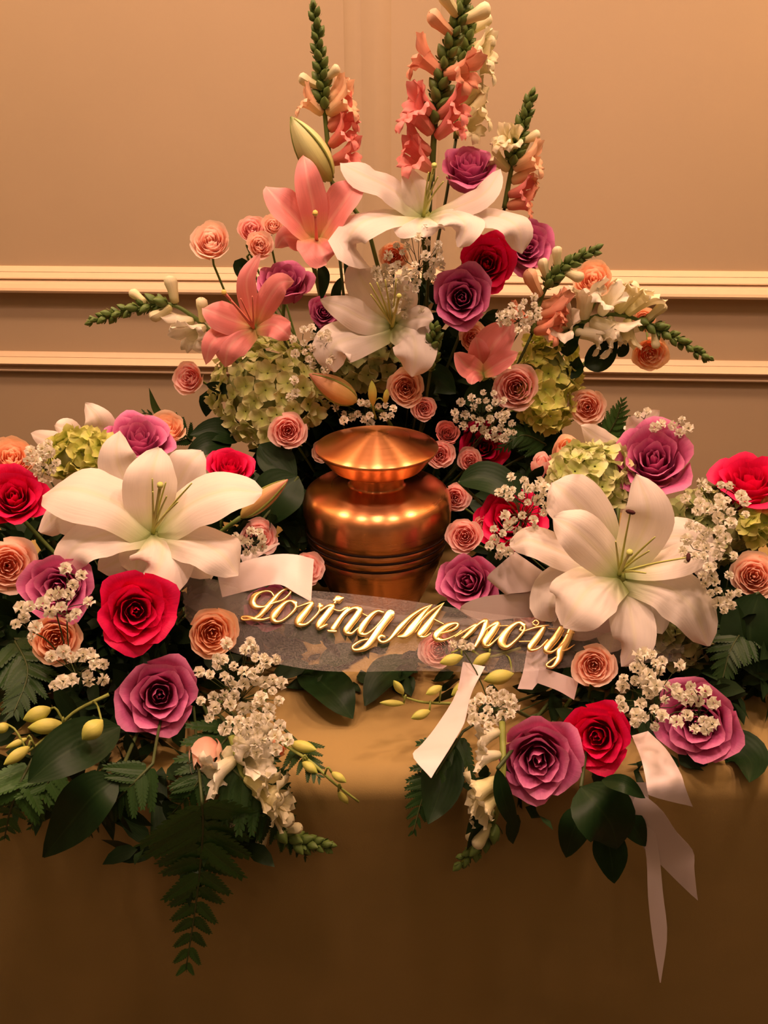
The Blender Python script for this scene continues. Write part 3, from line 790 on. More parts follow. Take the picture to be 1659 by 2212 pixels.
# ---- ribbons
satin, nt, b = new_mat('white_satin'); L = nt.links.new
b.inputs['Base Color'].default_value = (.68, .57, .56, 1); b.inputs['Roughness'].default_value = .34
b.inputs['Sheen Weight'].default_value = .3
uv = nt.nodes.new('ShaderNodeUVMap'); mp = nt.nodes.new('ShaderNodeMapping'); mp.inputs['Scale'].default_value = (120, 3, 1); L(uv.outputs[0], mp.inputs[0])
ns = nt.nodes.new('ShaderNodeTexNoise'); ns.inputs['Scale'].default_value = 1; L(mp.outputs[0], ns.inputs[0])
bp = nt.nodes.new('ShaderNodeBump'); bp.inputs['Strength'].default_value = .08; bp.inputs['Distance'].default_value = .001; L(ns.outputs[0], bp.inputs['Height']); L(bp.outputs[0], b.inputs['Normal'])
M['satin'] = satin
def ribbon_geo(pairs, n=18, nu=7, wave=0.0, thick=.0004, bow=0.0):
    A = catmull([at(*q[:3]) for q in pairs], n); B = catmull([at(*q[3:6]) for q in pairs], n)
    rows, back = [], []
    for j in range(n):
        tg_ = (A[min(j + 1, n - 1)] + B[min(j + 1, n - 1)] - A[max(j - 1, 0)] - B[max(j - 1, 0)])
        wd = B[j] - A[j]; nn = tg_.cross(wd)
        nn = nn.normalized() if nn.length > 1e-9 else Vector((0, -1, 0))
        row, rb = [], []
        for i in range(nu):
            u = i / (nu - 1)
            p = A[j].lerp(B[j], u) + nn * (wave * math.sin(u * 9 + j * .35) + bow * (1 - (2 * u - 1) ** 2))
            row.append(p); rb.append(p + nn * thick)
        rows.append(row); back.append(rb)
    V, Fc, uv = grid(rows); V2, F2, uv2 = grid([list(reversed(r)) for r in back])
    return merge([(V, Fc, uv), (V2, F2, uv2)])
def ribbon(segs, label, name='satin_ribbon', mat='satin', cat='ribbon'):
    p0 = at(*segs[0][0][:3]); mtx = T(p0)
    t = thing(name, label, cat, mtx, 'white satin ribbons')
    for s in segs: geo('loop' if len(segs) > 1 else 'tail', ribbon_geo(s), M[mat], t, mtx)
    return t

# ================================================================ THE FLOWERS
GM, GR, GS = 'large mauve roses', 'large hot pink roses', 'small spray roses'
# ---- large mauve roses
rose(345, 1502, 104, .575, .02, -.02, 'mauve', 'mauve rose lowest at the Loving end, right under the hot pink rose', 'L', group=GM)
rose(124, 1268, 88, .63, -.18, .02, 'mauve', 'mauve rose speckled with white florets, under the big white lily', 'L', group=GM)
rose(1163, 1643, 108, .555, .02, -.22, 'mauve', 'mauve rose below the Memory lettering, touching the lower hot pink rose', 'R', group=GM)
rose(1508, 1562, 108, .575, -.05, -.15, 'mauve', "mauve rose with baby's breath across it, nearest the table's bare corner", 'R', group=GM)
rose(1413, 988, 104, .80, 0, .42, 'mauve', 'wide open mauve rose standing above the double white lily at Memory end', 'R', group=GM)
rose(1008, 1255, 78, .70, -.2, .15, 'mauve', 'bright mauve rose between the urn and the white ribbon loop', 'R', group=GM)
rose(997, 642, 80, .90, -.02, .08, 'mauve', 'mauve rose facing forward at the heart of the tall arrangement', 'B', group=GM)
rose(1140, 533, 70, .94, .35, .1, 'mauve', 'mauve rose half covered by a white lily petal, behind the hot pink rose', 'B', group=GM)
rose(1013, 352, 74, .96, .05, .95, 'mauve', 'highest mauve rose, at the foot of the tallest snapdragons', 'B', group=GM)
rose(613, 602, 70, .95, -.05, .85, 'mauve', 'mauve rose under the upper salmon lily', 'B', group=GM)
rose(300, 942, 84, .84, .05, .85, 'mauve', 'mauve rose behind the big white lily at the Loving end', 'L', group=GM)
rose(582, 1312, 60, .70, 0, .1, 'mauve', 'mauve rose seen through the tulle behind the word Loving', 'L', group=GM)
rose(700, 672, 42, 1.0, 0, .2, 'mauve', 'shaded mauve rose deep among stems below the upper salmon lily', 'B', group=GM)
# ---- hot pink roses
rose(294, 1320, 102, .60, .06, -.03, 'red', 'large hot pink rose in front of the big white lily', 'L', group=GR)
rose(28, 1070, 84, .72, -.1, .3, 'red', 'hot pink rose cut by the picture edge at the Loving end', 'L', group=GR)
rose(1288, 1592, 94, .56, -.12, -.08, 'red', 'hot pink rose wedged between two mauve roses under the word Memory', 'R', group=GR)
rose(1622, 1030, 92, .76, .1, .95, 'red', 'tall hot pink rose cut by the picture edge at the Memory end', 'R', group=GR)
rose(1052, 568, 76, .925, .05, .15, 'red', 'hot pink rose in the tall arrangement, above the mauve rose', 'B', group=GR)
rose(500, 1005, 62, .80, .15, .8, 'red', 'hot pink rose peeping over the big white lily towards the urn', 'L', group=GR)
rose(1045, 965, 64, .94, .05, .1, 'red', 'shaded hot pink rose behind the blush spray roses beside the urn lid', 'B', group=GR)
rose(1098, 1120, 88, .765, -.1, .25, 'red', "hot pink rose under baby's breath, to the side of the urn body", 'R', group=GR)
# ---- spray roses
def sp(px, py, r, Y, a, b_, mat, label, core, kind='spray', **k): return rose(px, py, r, Y, a, b_, mat, label, core, kind, group=GS, **k)
sp(18, 1222, 70, .65, .05, 0, 'peach', 'peach many-petalled spray rose at the picture edge below the hot pink rose', 'L')
sp(121, 1382, 60, .605, 0, -.05, 'apricot', 'apricot spray rose under the florets-speckled mauve rose', 'L')
sp(460, 1368, 62, .625, .05, -.05, 'apricot', 'ruffled apricot spray rose beside the large hot pink rose, half under tulle', 'L')
sp(441, 1640, 42, .55, -.1, -.7, 'peach', 'round peach rose bud hanging above the fern', 'L', 'bud', sep=True)
sp(455, 518, 48, .95, -.1, .45, 'peach', 'peach spray rose on a bare stem against the wall, above the chair rail', 'B', sep=True)
sp(545, 494, 36, .97, 0, .35, 'blush', 'blush spray rose next to the peach one above the chair rail', 'B')
sp(562, 528, 34, .955, .1, .3, 'peach', 'small peach spray rose tucked beside the upper salmon lily', 'B')
sp(590, 484, 26, .97, 0, .4, 'peach', 'tiny peach spray rose behind a salmon lily petal', 'B')
sp(405, 815, 40, .94, -.35, .15, 'blush', 'blush spray rose leaning out past the lime hydrangea', 'B')
sp(622, 930, 46, .855, 0, 0, 'blush', "blush spray rose beside the urn lid, under the large hydrangea", 'B')
sp(876, 838, 46, .90, 0, 0, 'peach', 'peach spray rose above the urn lid', 'B')
sp(917, 883, 31, .895, .1, -.05, 'blush', 'small blush spray rose directly above the rim of the urn lid', 'B')
sp(967, 934, 30, .89, .1, .25, 'coral', 'little coral spray rose up against the urn lid', 'B')
sp(952, 982, 34, .875, .05, 0, 'blush', 'blush spray rose touching the urn lid rim', 'B')
sp(1015, 993, 31, .885, 0, .1, 'blush', 'blush spray rose above the dark broad leaf beside the urn', 'B')
sp(1115, 838, 56, .90, 0, 0, 'blush', 'largest blush spray rose, in front of the yellow-green hydrangea', 'B')
sp(1268, 878, 45, .92, -.05, .05, 'peach', 'peach spray rose beyond the yellow-green hydrangea, against the wall', 'B')
sp(1228, 972, 40, .84, -.1, .55, 'apricot', 'half-open apricot spray rose beside the widest mauve rose', 'R', 'bud')
sp(1170, 1000, 28, .84, 0, .7, 'blush', 'tiny blush rose bud with green sepals beside the urn arrangement', 'R', 'bud', sep=True)
sp(1282, 603, 48, .95, .05, .45, 'apricot', 'apricot spray rose level with the chair rail, behind a snapdragon tip', 'B', sep=True)
sp(1405, 765, 44, .95, .2, -.3, 'apricot', 'apricot spray rose hanging over the lower wall moulding', 'B')
sp(1392, 690, 28, .97, .2, .1, 'apricot', 'small apricot spray rose behind the cream snapdragon', 'B')
sp(1003, 1158, 43, .745, -.05, .05, 'blush', 'blush spray rose beside the urn rings', 'R')
sp(1046, 1135, 26, .77, .2, .1, 'peach', 'small peach spray rose behind the one beside the urn rings', 'R')
sp(1283, 1438, 53, .60, 0, -.05, 'peach', 'peach spray rose next to the y of Memory', 'R')
sp(1630, 1243, 56, .68, .05, .1, 'peach', "peach spray rose at the picture edge under baby's breath", 'R')
sp(945, 1402, 46, .68, -.1, 0, 'blush', 'blush spray rose seen through the tulle below the M of Memory', 'R')
sp(1145, 1328, 40, .70, -.15, .35, 'blush', 'blush rose bud under tulle behind the r of Memory', 'R', 'bud', sep=True)
sp(668, 1228, 40, .72, .35, .1, 'blush', 'blush spray rose peeking out between the satin ribbon and the urn', 'L')
sp(26, 985, 56, .80, 0, .45, 'apricot', 'apricot spray rose above the hot pink one at the picture edge', 'L')
sp(362, 920, 46, .88, .1, .75, 'apricot', 'apricot spray rose behind the mauve rose, low against the wall', 'L')
sp(850, 552, 34, .96, 0, .1, 'apricot', 'shaded apricot spray rose framed by the curled petal of the top lily', 'B')
sp(1022, 728, 36, .92, .1, .1, 'peach', 'peach spray rose just below the forward-facing mauve rose', 'B')
sp(600, 1617, 24, .56, .2, -.2, 'apricot', "small apricot bud under the large baby's breath", 'L', 'bud')
sp(695, 975, 26, .905, -.2, .1, 'peach', 'cream-edged spray rose hidden behind the urn lid rim', 'B')
sp(985, 1075, 36, .83, .1, 0, 'blush', 'dusky blush spray rose in shade beside the urn shoulder', 'R')
sp(560, 1160, 46, .77, .1, .1, 'blush', 'dusky blush spray rose in shade behind the satin loops', 'L')

# ---- white lilies
lily(331, 1150, .685, [
    ([(331, 1150), (270, 1092), (190, 1058), (130, 1052), (92, 1070)], 128, dict(prof='broad', ny=.3)),
    ([(331, 1150), (322, 1085), (328, 1020), (345, 968)], 112, dict(prof='broad', ny=-.2)),
    ([(338, 1145), (415, 1082), (490, 1055), (566, 1064)], 118, dict(ny=.3, prof='broad')),
    ([(338, 1155), (420, 1165), (480, 1195), (515, 1242)], 100, dict(prof='broad', ny=.3)),
    ([(335, 1152), (352, 1180), (338, 1228), (296, 1268)], 112, dict(prof='broad', ny=.35, cup=-.2)),
    ([(326, 1152), (235, 1150), (160, 1180), (130, 1238)], 92, dict(prof='broad', ny=.4)),
], 'white', 'big open white lily in front at the Loving end', 'L', tilt=.55, group='white lilies',
    stamens=[(358, 1042), (329, 1034), (330, 1062), (360, 1072), (384, 1084), (414, 1044)], pistil=(346, 1050), ax_up=.5)
lily(322, 1160, .715, [
    ([(330, 1150), (375, 1060), (408, 1000), (436, 975)], 92, dict(prof='broad')),
    ([(310, 1150), (220, 1118), (130, 1108), (86, 1150)], 92, dict(prof='broad', ny=.3)),
    ([(320, 1130), (268, 1030), (252, 980), (258, 930)], 84, {}),
    ([(320, 1160), (270, 1200), (212, 1232)], 84, dict(ny=.3)),
    ([(330, 1160), (410, 1190), (455, 1250)], 90, dict(ny=.3)),
    ([(320, 1165), (300, 1200), (290, 1240)], 70, dict(ny=.3)),
], 'white', 'second white lily tucked right behind the big one at the Loving end', 'L', tilt=.5, group='white lilies', ax_up=.4)
lily(1338, 1240, .66, [
    ([(1338, 1240), (1295, 1190), (1240, 1140), (1195, 1118)], 100, dict(prof='broad', ny=-.1)),
    ([(1345, 1232), (1388, 1150), (1400, 1095), (1376, 1024)], 108, dict(prof='lily', ny=-.1)),
    ([(1350, 1232), (1440, 1215), (1510, 1190), (1568, 1188)], 66, dict(ny=.3)),
    ([(1348, 1245), (1440, 1265), (1500, 1315), (1530, 1396)], 98, dict(prof='broad', ny=.3)),
    ([(1332, 1244), (1278, 1262), (1240, 1310), (1216, 1352)], 122, dict(prof='broad', ny=.35)),
    ([(1342, 1250), (1362, 1320), (1370, 1390), (1345, 1440)], 78, dict(ny=.35)),
], 'white', 'big white lily with two dark anthers at the Memory end', 'R', tilt=.4, group='white lilies',
    stamens=[(1362, 1106), (1487, 1204), (1415, 1160), (1395, 1238), (1402, 1190), (1330, 1170)], anth=(0, 1), pistil=(1360, 1195), ax_up=.35)
lily(1325, 1235, .69, [
    ([(1315, 1200), (1275, 1120), (1225, 1065), (1195, 1042)], 125, dict(prof='broad')),
    ([(1360, 1210), (1440, 1160), (1500, 1170), (1530, 1255)], 92, dict(prof='broad')),
    ([(1315, 1245), (1230, 1250), (1190, 1300), (1194, 1342)], 92, dict(ny=.3, prof='broad')),
    ([(1305, 1225), (1225, 1195), (1145, 1165), (1102, 1180)], 84, dict(ny=.2, prof='broad')),
    ([(1340, 1260), (1330, 1340), (1315, 1410)], 80, dict(ny=.3)),
    ([(1350, 1260), (1400, 1310), (1430, 1370)], 80, dict(ny=.3)),
], 'white', 'second white lily behind the one with dark anthers', 'R', tilt=.4, group='white lilies', ax_up=.35)
lily(915, 466, .93, [
    ([(912, 464), (850, 408), (790, 378), (736, 352)], 84, dict(prof='broad', ny=.2)),
    ([(912, 464), (900, 415), (878, 362)], 66, dict(ny=0)),
    ([(908, 466), (840, 462), (775, 480, .03), (752, 530, .02), (800, 578, .005)], 84, dict(prof='broad', ny=.5)),
    ([(915, 466), (905, 484, .025), (912, 512, .03)], 92, dict(prof='broad', ny=.6)),
    ([(922, 468), (975, 456), (1005, 482, .04), (990, 534, .03)], 78, dict(prof='broad', ny=.5)),
    ([(930, 466), (1000, 440), (1050, 412), (1082, 366)], 70, dict(ny=.2)),
    ([(930, 468), (1050, 460), (1118, 486, .03), (1128, 548, .015)], 76, dict(prof='broad', ny=.5)),
], 'white', 'topmost white lily with curled-back petals in the tall arrangement', 'B', tilt=.45, group='white lilies',
    stamens=[(926, 372), (946, 382), (958, 392), (935, 378)], pistil=(938, 360), ax_up=.7)
lily(847, 704, .915, [
    ([(845, 695), (810, 642), (778, 598), (768, 558)], 84, dict(ny=-.1)),
    ([(842, 702), (790, 690), (740, 664), (692, 648)], 66, dict(ny=.1)),
    ([(842, 708), (772, 724), (718, 748), (722, 804)], 82, dict(prof='broad', ny=.3)),
    ([(850, 706), (890, 722), (898, 768), (890, 814)], 80, dict(prof='broad', ny=.35)),
    ([(858, 700), (900, 684), (936, 690)], 56, dict(ny=.2)),
    ([(852, 694), (872, 645), (862, 598)], 62, dict(ny=-.1)),
], 'white', 'white lily with long stamens in the middle of the tall arrangement', 'B', tilt=.3, group='white lilies',
    stamens=[(814, 610), (799, 612), (801, 636), (856, 602), (832, 604)], pistil=(862, 640), ax_up=.1)
lily(175, 975, .87, [
    ([(180, 985), (215, 945), (212, 905), (184, 870)], 66, dict(ny=-.1)),
    ([(170, 985), (120, 955), (66, 936)], 52, dict(ny=.2)),
    ([(172, 985), (150, 930), (118, 918)], 50, dict(ny=.1)),
    ([(180, 985), (240, 960), (270, 950)], 46, dict(ny=.1)),
], 'white', 'cream lily petals rising behind the hydrangea at the Loving end', 'L', tilt=0, group='white lilies')
lily(1345, 960, .86, [
    ([(1345, 965), (1300, 950), (1255, 920)], 56, dict(ny=.1)),
    ([(1350, 960), (1385, 920), (1424, 886)], 46, dict(ny=-.1)),
    ([(1345, 965), (1310, 985), (1280, 980)], 50, dict(ny=.1)),
    ([(1350, 965), (1370, 930), (1360, 900)], 46, dict(ny=.1)),
], 'white', 'cream lily half hidden behind the widest mauve rose', 'R', tilt=0, group='white lilies')
# ---- salmon lilies
lily(684, 522, .93, [
    ([(684, 516), (676, 445), (664, 385), (656, 336)], 64, dict(cup=.10)),
    ([(680, 518), (640, 472), (604, 436), (574, 402)], 80, dict(cup=.12, nx=.3)),
    ([(688, 518), (722, 462), (752, 420), (779, 382)], 80, dict(cup=.12, nx=-.3)),
    ([(680, 524), (642, 514), (614, 512), (596, 536)], 56, dict(back=-.01)),
    ([(692, 524), (740, 506), (770, 494), (794, 506)], 54, dict(back=-.01)),
    ([(684, 512), (692, 530, .02), (700, 550, .03), (706, 568, .025)], 88, dict(prof='broad', cup=.10, ny=.3)),
], 'salmon', 'upper salmon lily opening upward above the mauve rose', 'B', tilt=.25, group='salmon lilies', stamens=[], pistil=(681, 462), fil='pinkfilament', ax_up=.4)
lily(548, 708, .92, [
    ([(550, 702), (538, 652), (534, 600), (562, 547)], 44, dict(nx=.2)),
    ([(553, 702), (575, 652), (604, 612), (636, 608)], 54, dict(nx=-.2)),
    ([(553, 708), (588, 700), (612, 714), (630, 732)], 48, dict(ny=.3)),
    ([(550, 710), (516, 726), (492, 756), (486, 794)], 60, dict(ny=.3)),
    ([(542, 710), (492, 714), (456, 742), (444, 788)], 42, dict(ny=.4)),
    ([(546, 705), (500, 690), (466, 676), (438, 666)], 70, dict(ny=.2)),
], 'salmon', 'lower salmon lily spread wide over the lime hydrangea', 'B', tilt=.2, group='salmon lilies', fil='pinkfilament', stamens=[(490, 640), (500, 650), (520, 645), (545, 640)], pistil=(484, 632), ax_up=.1)
lily(1043, 806, .905, [
    ([(1043, 806), (1008, 790), (983, 762)], 52, dict(cup=.12)),
    ([(1043, 804), (1062, 752), (1108, 698)], 84, dict(cup=.10, prof='broad', back=-.012)),
    ([(1045, 806), (1082, 782), (1120, 762)], 44, dict(cup=.12)),
    ([(1042, 808), (1024, 812), (1018, 830)], 36, dict()),
    ([(1043, 806), (1036, 770), (1028, 728)], 52, dict(back=-.016)),
], 'salmon', 'dark salmon lily cup facing away above the largest blush spray rose', 'B', tilt=.1, group='salmon lilies', fil='pinkfilament')
# ---- lily buds
lily_bud(716, 392, 628, 252, 66, .965, 'tall pale green lily bud above the upper salmon lily', 'lilybud', 'B')
lily_bud(772, 868, 668, 808, 52, .90, 'peach-striped lily bud pointing sideways over the urn', 'peachbud', 'B')
lily_bud(520, 1118, 622, 1036, 40, .745, 'pinkish lily bud pointing at the urn from under the big lily', 'peachbud', 'L')
# ---- hydrangeas
hydrangea(578, 845, 118, 112, .955, 60, 'large lime hydrangea head beside the urn lid', 'hydra', 'B', 1)
hydrangea(1180, 825, 66, 100, .945, 44, 'yellow-green hydrangea behind the largest blush spray rose', 'hydra2', 'B', 2)
hydrangea(172, 985, 66, 48, .80, 26, 'small lime hydrangea above the big lily at the Loving end', 'hydra2', 'L', 3)
hydrangea(1280, 1030, 78, 66, .80, 34, 'pale hydrangea between the apricot bud and the widest mauve rose', 'hydra', 'R', 4)
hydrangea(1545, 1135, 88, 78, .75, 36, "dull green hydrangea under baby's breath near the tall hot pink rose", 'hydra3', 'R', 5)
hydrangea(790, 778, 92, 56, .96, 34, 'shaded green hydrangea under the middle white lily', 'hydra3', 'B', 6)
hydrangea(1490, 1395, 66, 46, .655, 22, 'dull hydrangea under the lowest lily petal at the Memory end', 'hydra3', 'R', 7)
hydrangea(1655, 1130, 40, 40, .74, 14, 'yellow-green hydrangea at the picture edge under the tall hot pink rose', 'hydra2', 'R', 8)

# ---- snapdragon spikes
O, Yg = 'open', 'young'
snapdragon([(716, 385, .985), (704, 270, .985), (693, 150, .985), (679, 18, .985)], 'shorter snapdragon spike beside the tall lily bud', (.44, 1, 20),
    [(.10, 95, .036, 'pinksnap', O), (.20, 70, .032, 'pinksnap', O), (.16, -80, .024, 'coralsnap', O), (.30, 100, .034, 'pinksnap', O), (.40, 75, .034, 'peachsnap', O), (.46, 110, .036, 'peachsnap', O), (.40, -95, .032, 'peachsnap', O), (.56, -80, .026, 'cream', Yg), (.60, 80, .02, 'cream', Yg)], 'B', seed=1)
snapdragon([(932, 392, .94), (942, 250, .94), (968, 120, .94), (1008, -10, .94)], 'tallest snapdragon spike, green above and pink below, cut by the top edge', (.30, 1, 24),
    [(.06, -85, .036, 'pinksnap', O), (.14, -100, .038, 'pinksnap', O), (.24, -90, .040, 'pinksnap', O), (.34, -85, .038, 'pinksnap', O), (.22, 85, .038, 'pinksnap', O), (.33, 75, .038, 'pinksnap', O), (.56, -80, .036, 'coralsnap', O), (.56, 80, .036, 'coralsnap', O), (.78, -70, .032, 'peachsnap', Yg), (.88, -70, .030, 'cream', Yg), (.86, 70, .028, 'cream', Yg)], 'B', size=1.15, seed=2)
snapdragon([(985, 300, .99), (990, 210, .99), (1003, 120, .99), (1018, 30, .99)], 'pale yellow snapdragon spike just behind the tallest one', (.60, 1, 14),
    [(.05, 60, .034, 'cream', O), (.14, 85, .036, 'cream', O), (.26, 95, .036, 'cream', O), (.33, 70, .034, 'cream', O), (.50, 85, .034, 'cream', O), (.62, 90, .034, 'cream', O), (.72, 80, .03, 'cream', Yg), (.86, 95, .03, 'cream', Yg)], 'B', seed=3)
snapdragon([(1090, 450, .97), (1104, 370, .97), (1122, 295, .97), (1149, 206, .97)], 'short snapdragon spike beside the highest mauve rose', (.40, 1, 20),
    [(.02, 90, .032, 'coralsnap', O), (.12, 75, .032, 'pinksnap', O), (.24, 90, .034, 'peachsnap', O), (.36, 85, .032, 'peachsnap', O), (.34, -70, .028, 'cream', O), (.52, -75, .032, 'cream', O), (.56, -30, .028, 'cream', O), (.62, 80, .022, 'cream', Yg)], 'B', seed=4)
snapdragon([(470, 735, .95), (425, 690, .95), (360, 656, .95), (270, 672, .95), (198, 693, .95)], 'snapdragon arching sideways across the chair rail', (.50, 1, 18),
    [(.08, 160, .030, 'ivory', O), (.16, -60, .034, 'ivory', O), (.20, 90, .032, 'cream', Yg), (.26, -90, .030, 'ivory', O), (.44, 95, .028, 'cream', Yg), (.46, -80, .028, 'cream', Yg), (.62, 90, .024, 'cream', Yg)], 'B', seed=5)
snapdragon([(1150, 720, .93), (1165, 655, .93), (1205, 585, .93), (1286, 540, .93)], 'coral snapdragon leaning up towards the apricot rose by the chair rail', (.50, 1, 16),
    [(.02, 85, .038, 'coralsnap', O), (.10, 95, .040, 'coralsnap', O), (.20, 90, .038, 'coralsnap', O), (.30, 95, .036, 'coralsnap', O), (.12, -80, .030, 'coralsnap', O), (.40, -90, .030, 'peachsnap', Yg), (.55, -85, .024, 'cream', Yg), (.68, -90, .024, 'cream', Yg), (.70, 85, .024, 'cream', Yg)], 'B', seed=6)
snapdragon([(1200, 755, .945), (1270, 690, .945), (1350, 682, .945), (1440, 722, .945), (1528, 774, .945)], 'cream snapdragon arching out over the lower wall moulding', (.58, 1, 18),
    [(.10, -60, .042, 'ivory', O), (.14, 110, .042, 'ivory', O), (.22, -100, .042, 'ivory', O), (.26, 80, .044, 'ivory', O), (.34, -60, .036, 'ivory', O), (.40, 100, .036, 'ivory', O), (.44, -85, .036, 'cream', O), (.50, -95, .036, 'cream', O), (.52, 80, .034, 'cream', O), (.62, -80, .026, 'cream', Yg), (.68, 70, .024, 'cream', Yg)], 'B', seed=7)
snapdragon([(500, 1590, .55), (530, 1690, .54), (570, 1760, .53), (630, 1812, .52), (708, 1828, .515)], 'cream snapdragon spilling over the table edge beside the fern', (.62, 1, 16),
    [(.02, -80, .030, 'ivory', O), (.05, 80, .032, 'ivory', O), (.12, -60, .030, 'ivory', O), (.12, 60, .032, 'ivory', O), (.18, -100, .030, 'ivory', O), (.22, -75, .034, 'cream', O), (.30, -95, .034, 'cream', O), (.36, -70, .034, 'cream', O), (.34, 90, .026, 'ivory', O), (.48, -90, .026, 'cream', Yg), (.58, 90, .026, 'cream', Yg), (.66, -80, .018, 'cream', Yg)], 'L', seed=8, size=.9, stemmat='stemlight')
snapdragon([(1085, 1560, .56), (1085, 1690, .54), (1060, 1790, .53), (992, 1868, .515)], 'cream snapdragon hanging over the table edge under the mauve rose', (.62, 1, 14),
    [(.05, 110, .026, 'ivory', O), (.18, 75, .026, 'ivory', O), (.32, 115, .028, 'cream', O), (.40, 70, .028, 'cream', O), (.54, 95, .026, 'cream', O), (.62, 60, .02, 'cream', Yg), (.74, 100, .014, 'cream', Yg)], 'R', seed=9, size=.9, stemmat='stemlight')
snapdragon([(930, 800, .90), (934, 750, .895), (942, 708, .89)], 'little green snapdragon tip beside the middle white lily', (.1, 1, 14), [], 'B', seed=10)

# ---- orchid bud sprays
orchid([(235, 1500, .56), (165, 1535, .55), (120, 1575, .545), (60, 1625, .54)], [
    (112, 1530, 50, 1555, 36, .548), (140, 1565, 60, 1572, 36, .545), (65, 1612, 8, 1652, 28, .535), (62, 1594, 12, 1616, 16, .54), (222, 1555, 178, 1598, 44, .525), (20, 1565, -10, 1580, 24, .54)], 'yellow-green orchid buds over the dark leaf at the Loving end')
orchid([(1125, 1400, .635), (1050, 1420, .63), (1010, 1400, .63), (975, 1410, .625)], [
    (1000, 1418, 950, 1432, 26, .62), (1030, 1470, 975, 1502, 34, .61), (1110, 1455, 1045, 1470, 34, .615), (1060, 1410, 1020, 1440, 22, .625)], 'green orchid buds poking from under the tulle near the word Memory')
orchid([(980, 1520, .60), (915, 1517, .595), (870, 1505, .59)], [
    (872, 1500, 850, 1470, 18, .59), (875, 1520, 820, 1518, 16, .59), (955, 1482, 920, 1500, 20, .595), (930, 1535, 888, 1552, 22, .59)], 'small green orchid buds against the bare cloth beside a ribbon tail')
orchid([(600, 1600, .55), (670, 1645, .54), (720, 1690, .53), (775, 1732, .52)], [
    (625, 1605, 684, 1620, 26, .545), (652, 1645, 686, 1670, 22, .54), (715, 1668, 748, 1690, 20, .53), (730, 1708, 752, 1736, 18, .525)], "green orchid buds trailing from the large baby's breath")
orchid([(812, 905, .90), (806, 880, .895), (808, 850, .89)], [(806, 878, 803, 822, 20, .89), (832, 872, 836, 840, 14, .89)], 'two upright green orchid buds beside the peach rose over the urn')

# ---- baby's breath
breath([(520, 1480, 95, 105), (560, 1590, 65, 45)], 62, "largest baby's breath spray, beside the lowest mauve rose at Loving end", (520, 1560, .58), lambda y: YS(y) - .01, 1, core='L')
breath([(120, 1310, 78, 34), (60, 1350, 26, 34), (165, 1445, 70, 52), (145, 1245, 40, 22)], 32, "baby's breath scattered over the mauve and apricot roses", (150, 1440, .60), lambda y: YS(y) - .045, 2, core='L')
breath([(1410, 1500, 80, 95), (1510, 1530, 40, 55)], 44, "baby's breath between the lower hot pink rose and the mauve rose", (1420, 1560, .575), lambda y: YS(y) - .045, 3, core='R')
breath([(1550, 1095, 75, 75), (1530, 1180, 60, 50)], 36, "baby's breath below the tall hot pink rose", (1540, 1200, .70), lambda y: YS(y) - .04, 4, core='R')
breath([(1125, 1100, 55, 75), (1085, 1170, 30, 35), (1170, 1060, 22, 25)], 34, "baby's breath over the hot pink rose beside the urn", (1120, 1180, .74), .705, 5, core='R')
breath([(905, 560, 55, 75), (850, 590, 40, 45), (880, 650, 40, 40)], 44, "baby's breath between the two middle white lilies", (905, 690, .93), .915, 6, core='B')
breath([(665, 745, 36, 45), (690, 760, 30, 50)], 20, "baby's breath over the large lime hydrangea", (690, 800, .925), .90, 7, core='B')
breath([(790, 888, 70, 28), (630, 835, 18, 25)], 18, "baby's breath along the top of the urn lid", (800, 905, .925), .905, 8, core='B')
breath([(1040, 890, 60, 45), (1075, 925, 40, 30)], 32, "baby's breath under the largest blush spray rose", (1050, 930, .915), .895, 9, core='B')
breath([(1120, 685, 45, 30), (1150, 660, 20, 20)], 18, "baby's breath above the dark salmon lily cup", (1120, 720, .93), .905, 10, core='B')
breath([(98, 1000, 24, 45), (75, 985, 20, 20)], 16, "baby's breath between hydrangea and hot pink rose at the picture edge", (110, 1040, .78), .765, 11, core='L')
breath([(1060, 1530, 50, 40), (1000, 1400, 30, 12)], 22, "shaded baby's breath behind the ribbon tail under Memory", (1070, 1560, .60), lambda y: YS(y) + .0, 12, core='R')
breath([(1565, 1280, 30, 45), (1525, 1240, 20, 25)], 14, "baby's breath near the peach rose at the Memory picture edge", (1550, 1300, .66), .635, 13, core='R')
breath([(540, 1165, 40, 30)], 10, "bits of baby's breath in shade behind the satin loops", (540, 1190, .755), .735, 14, core='L')
breath([(1450, 920, 40, 18), (1390, 900, 20, 14)], 8, "bits of baby's breath along the top of the widest mauve rose", (1430, 960, .85), .83, 15, core='R')

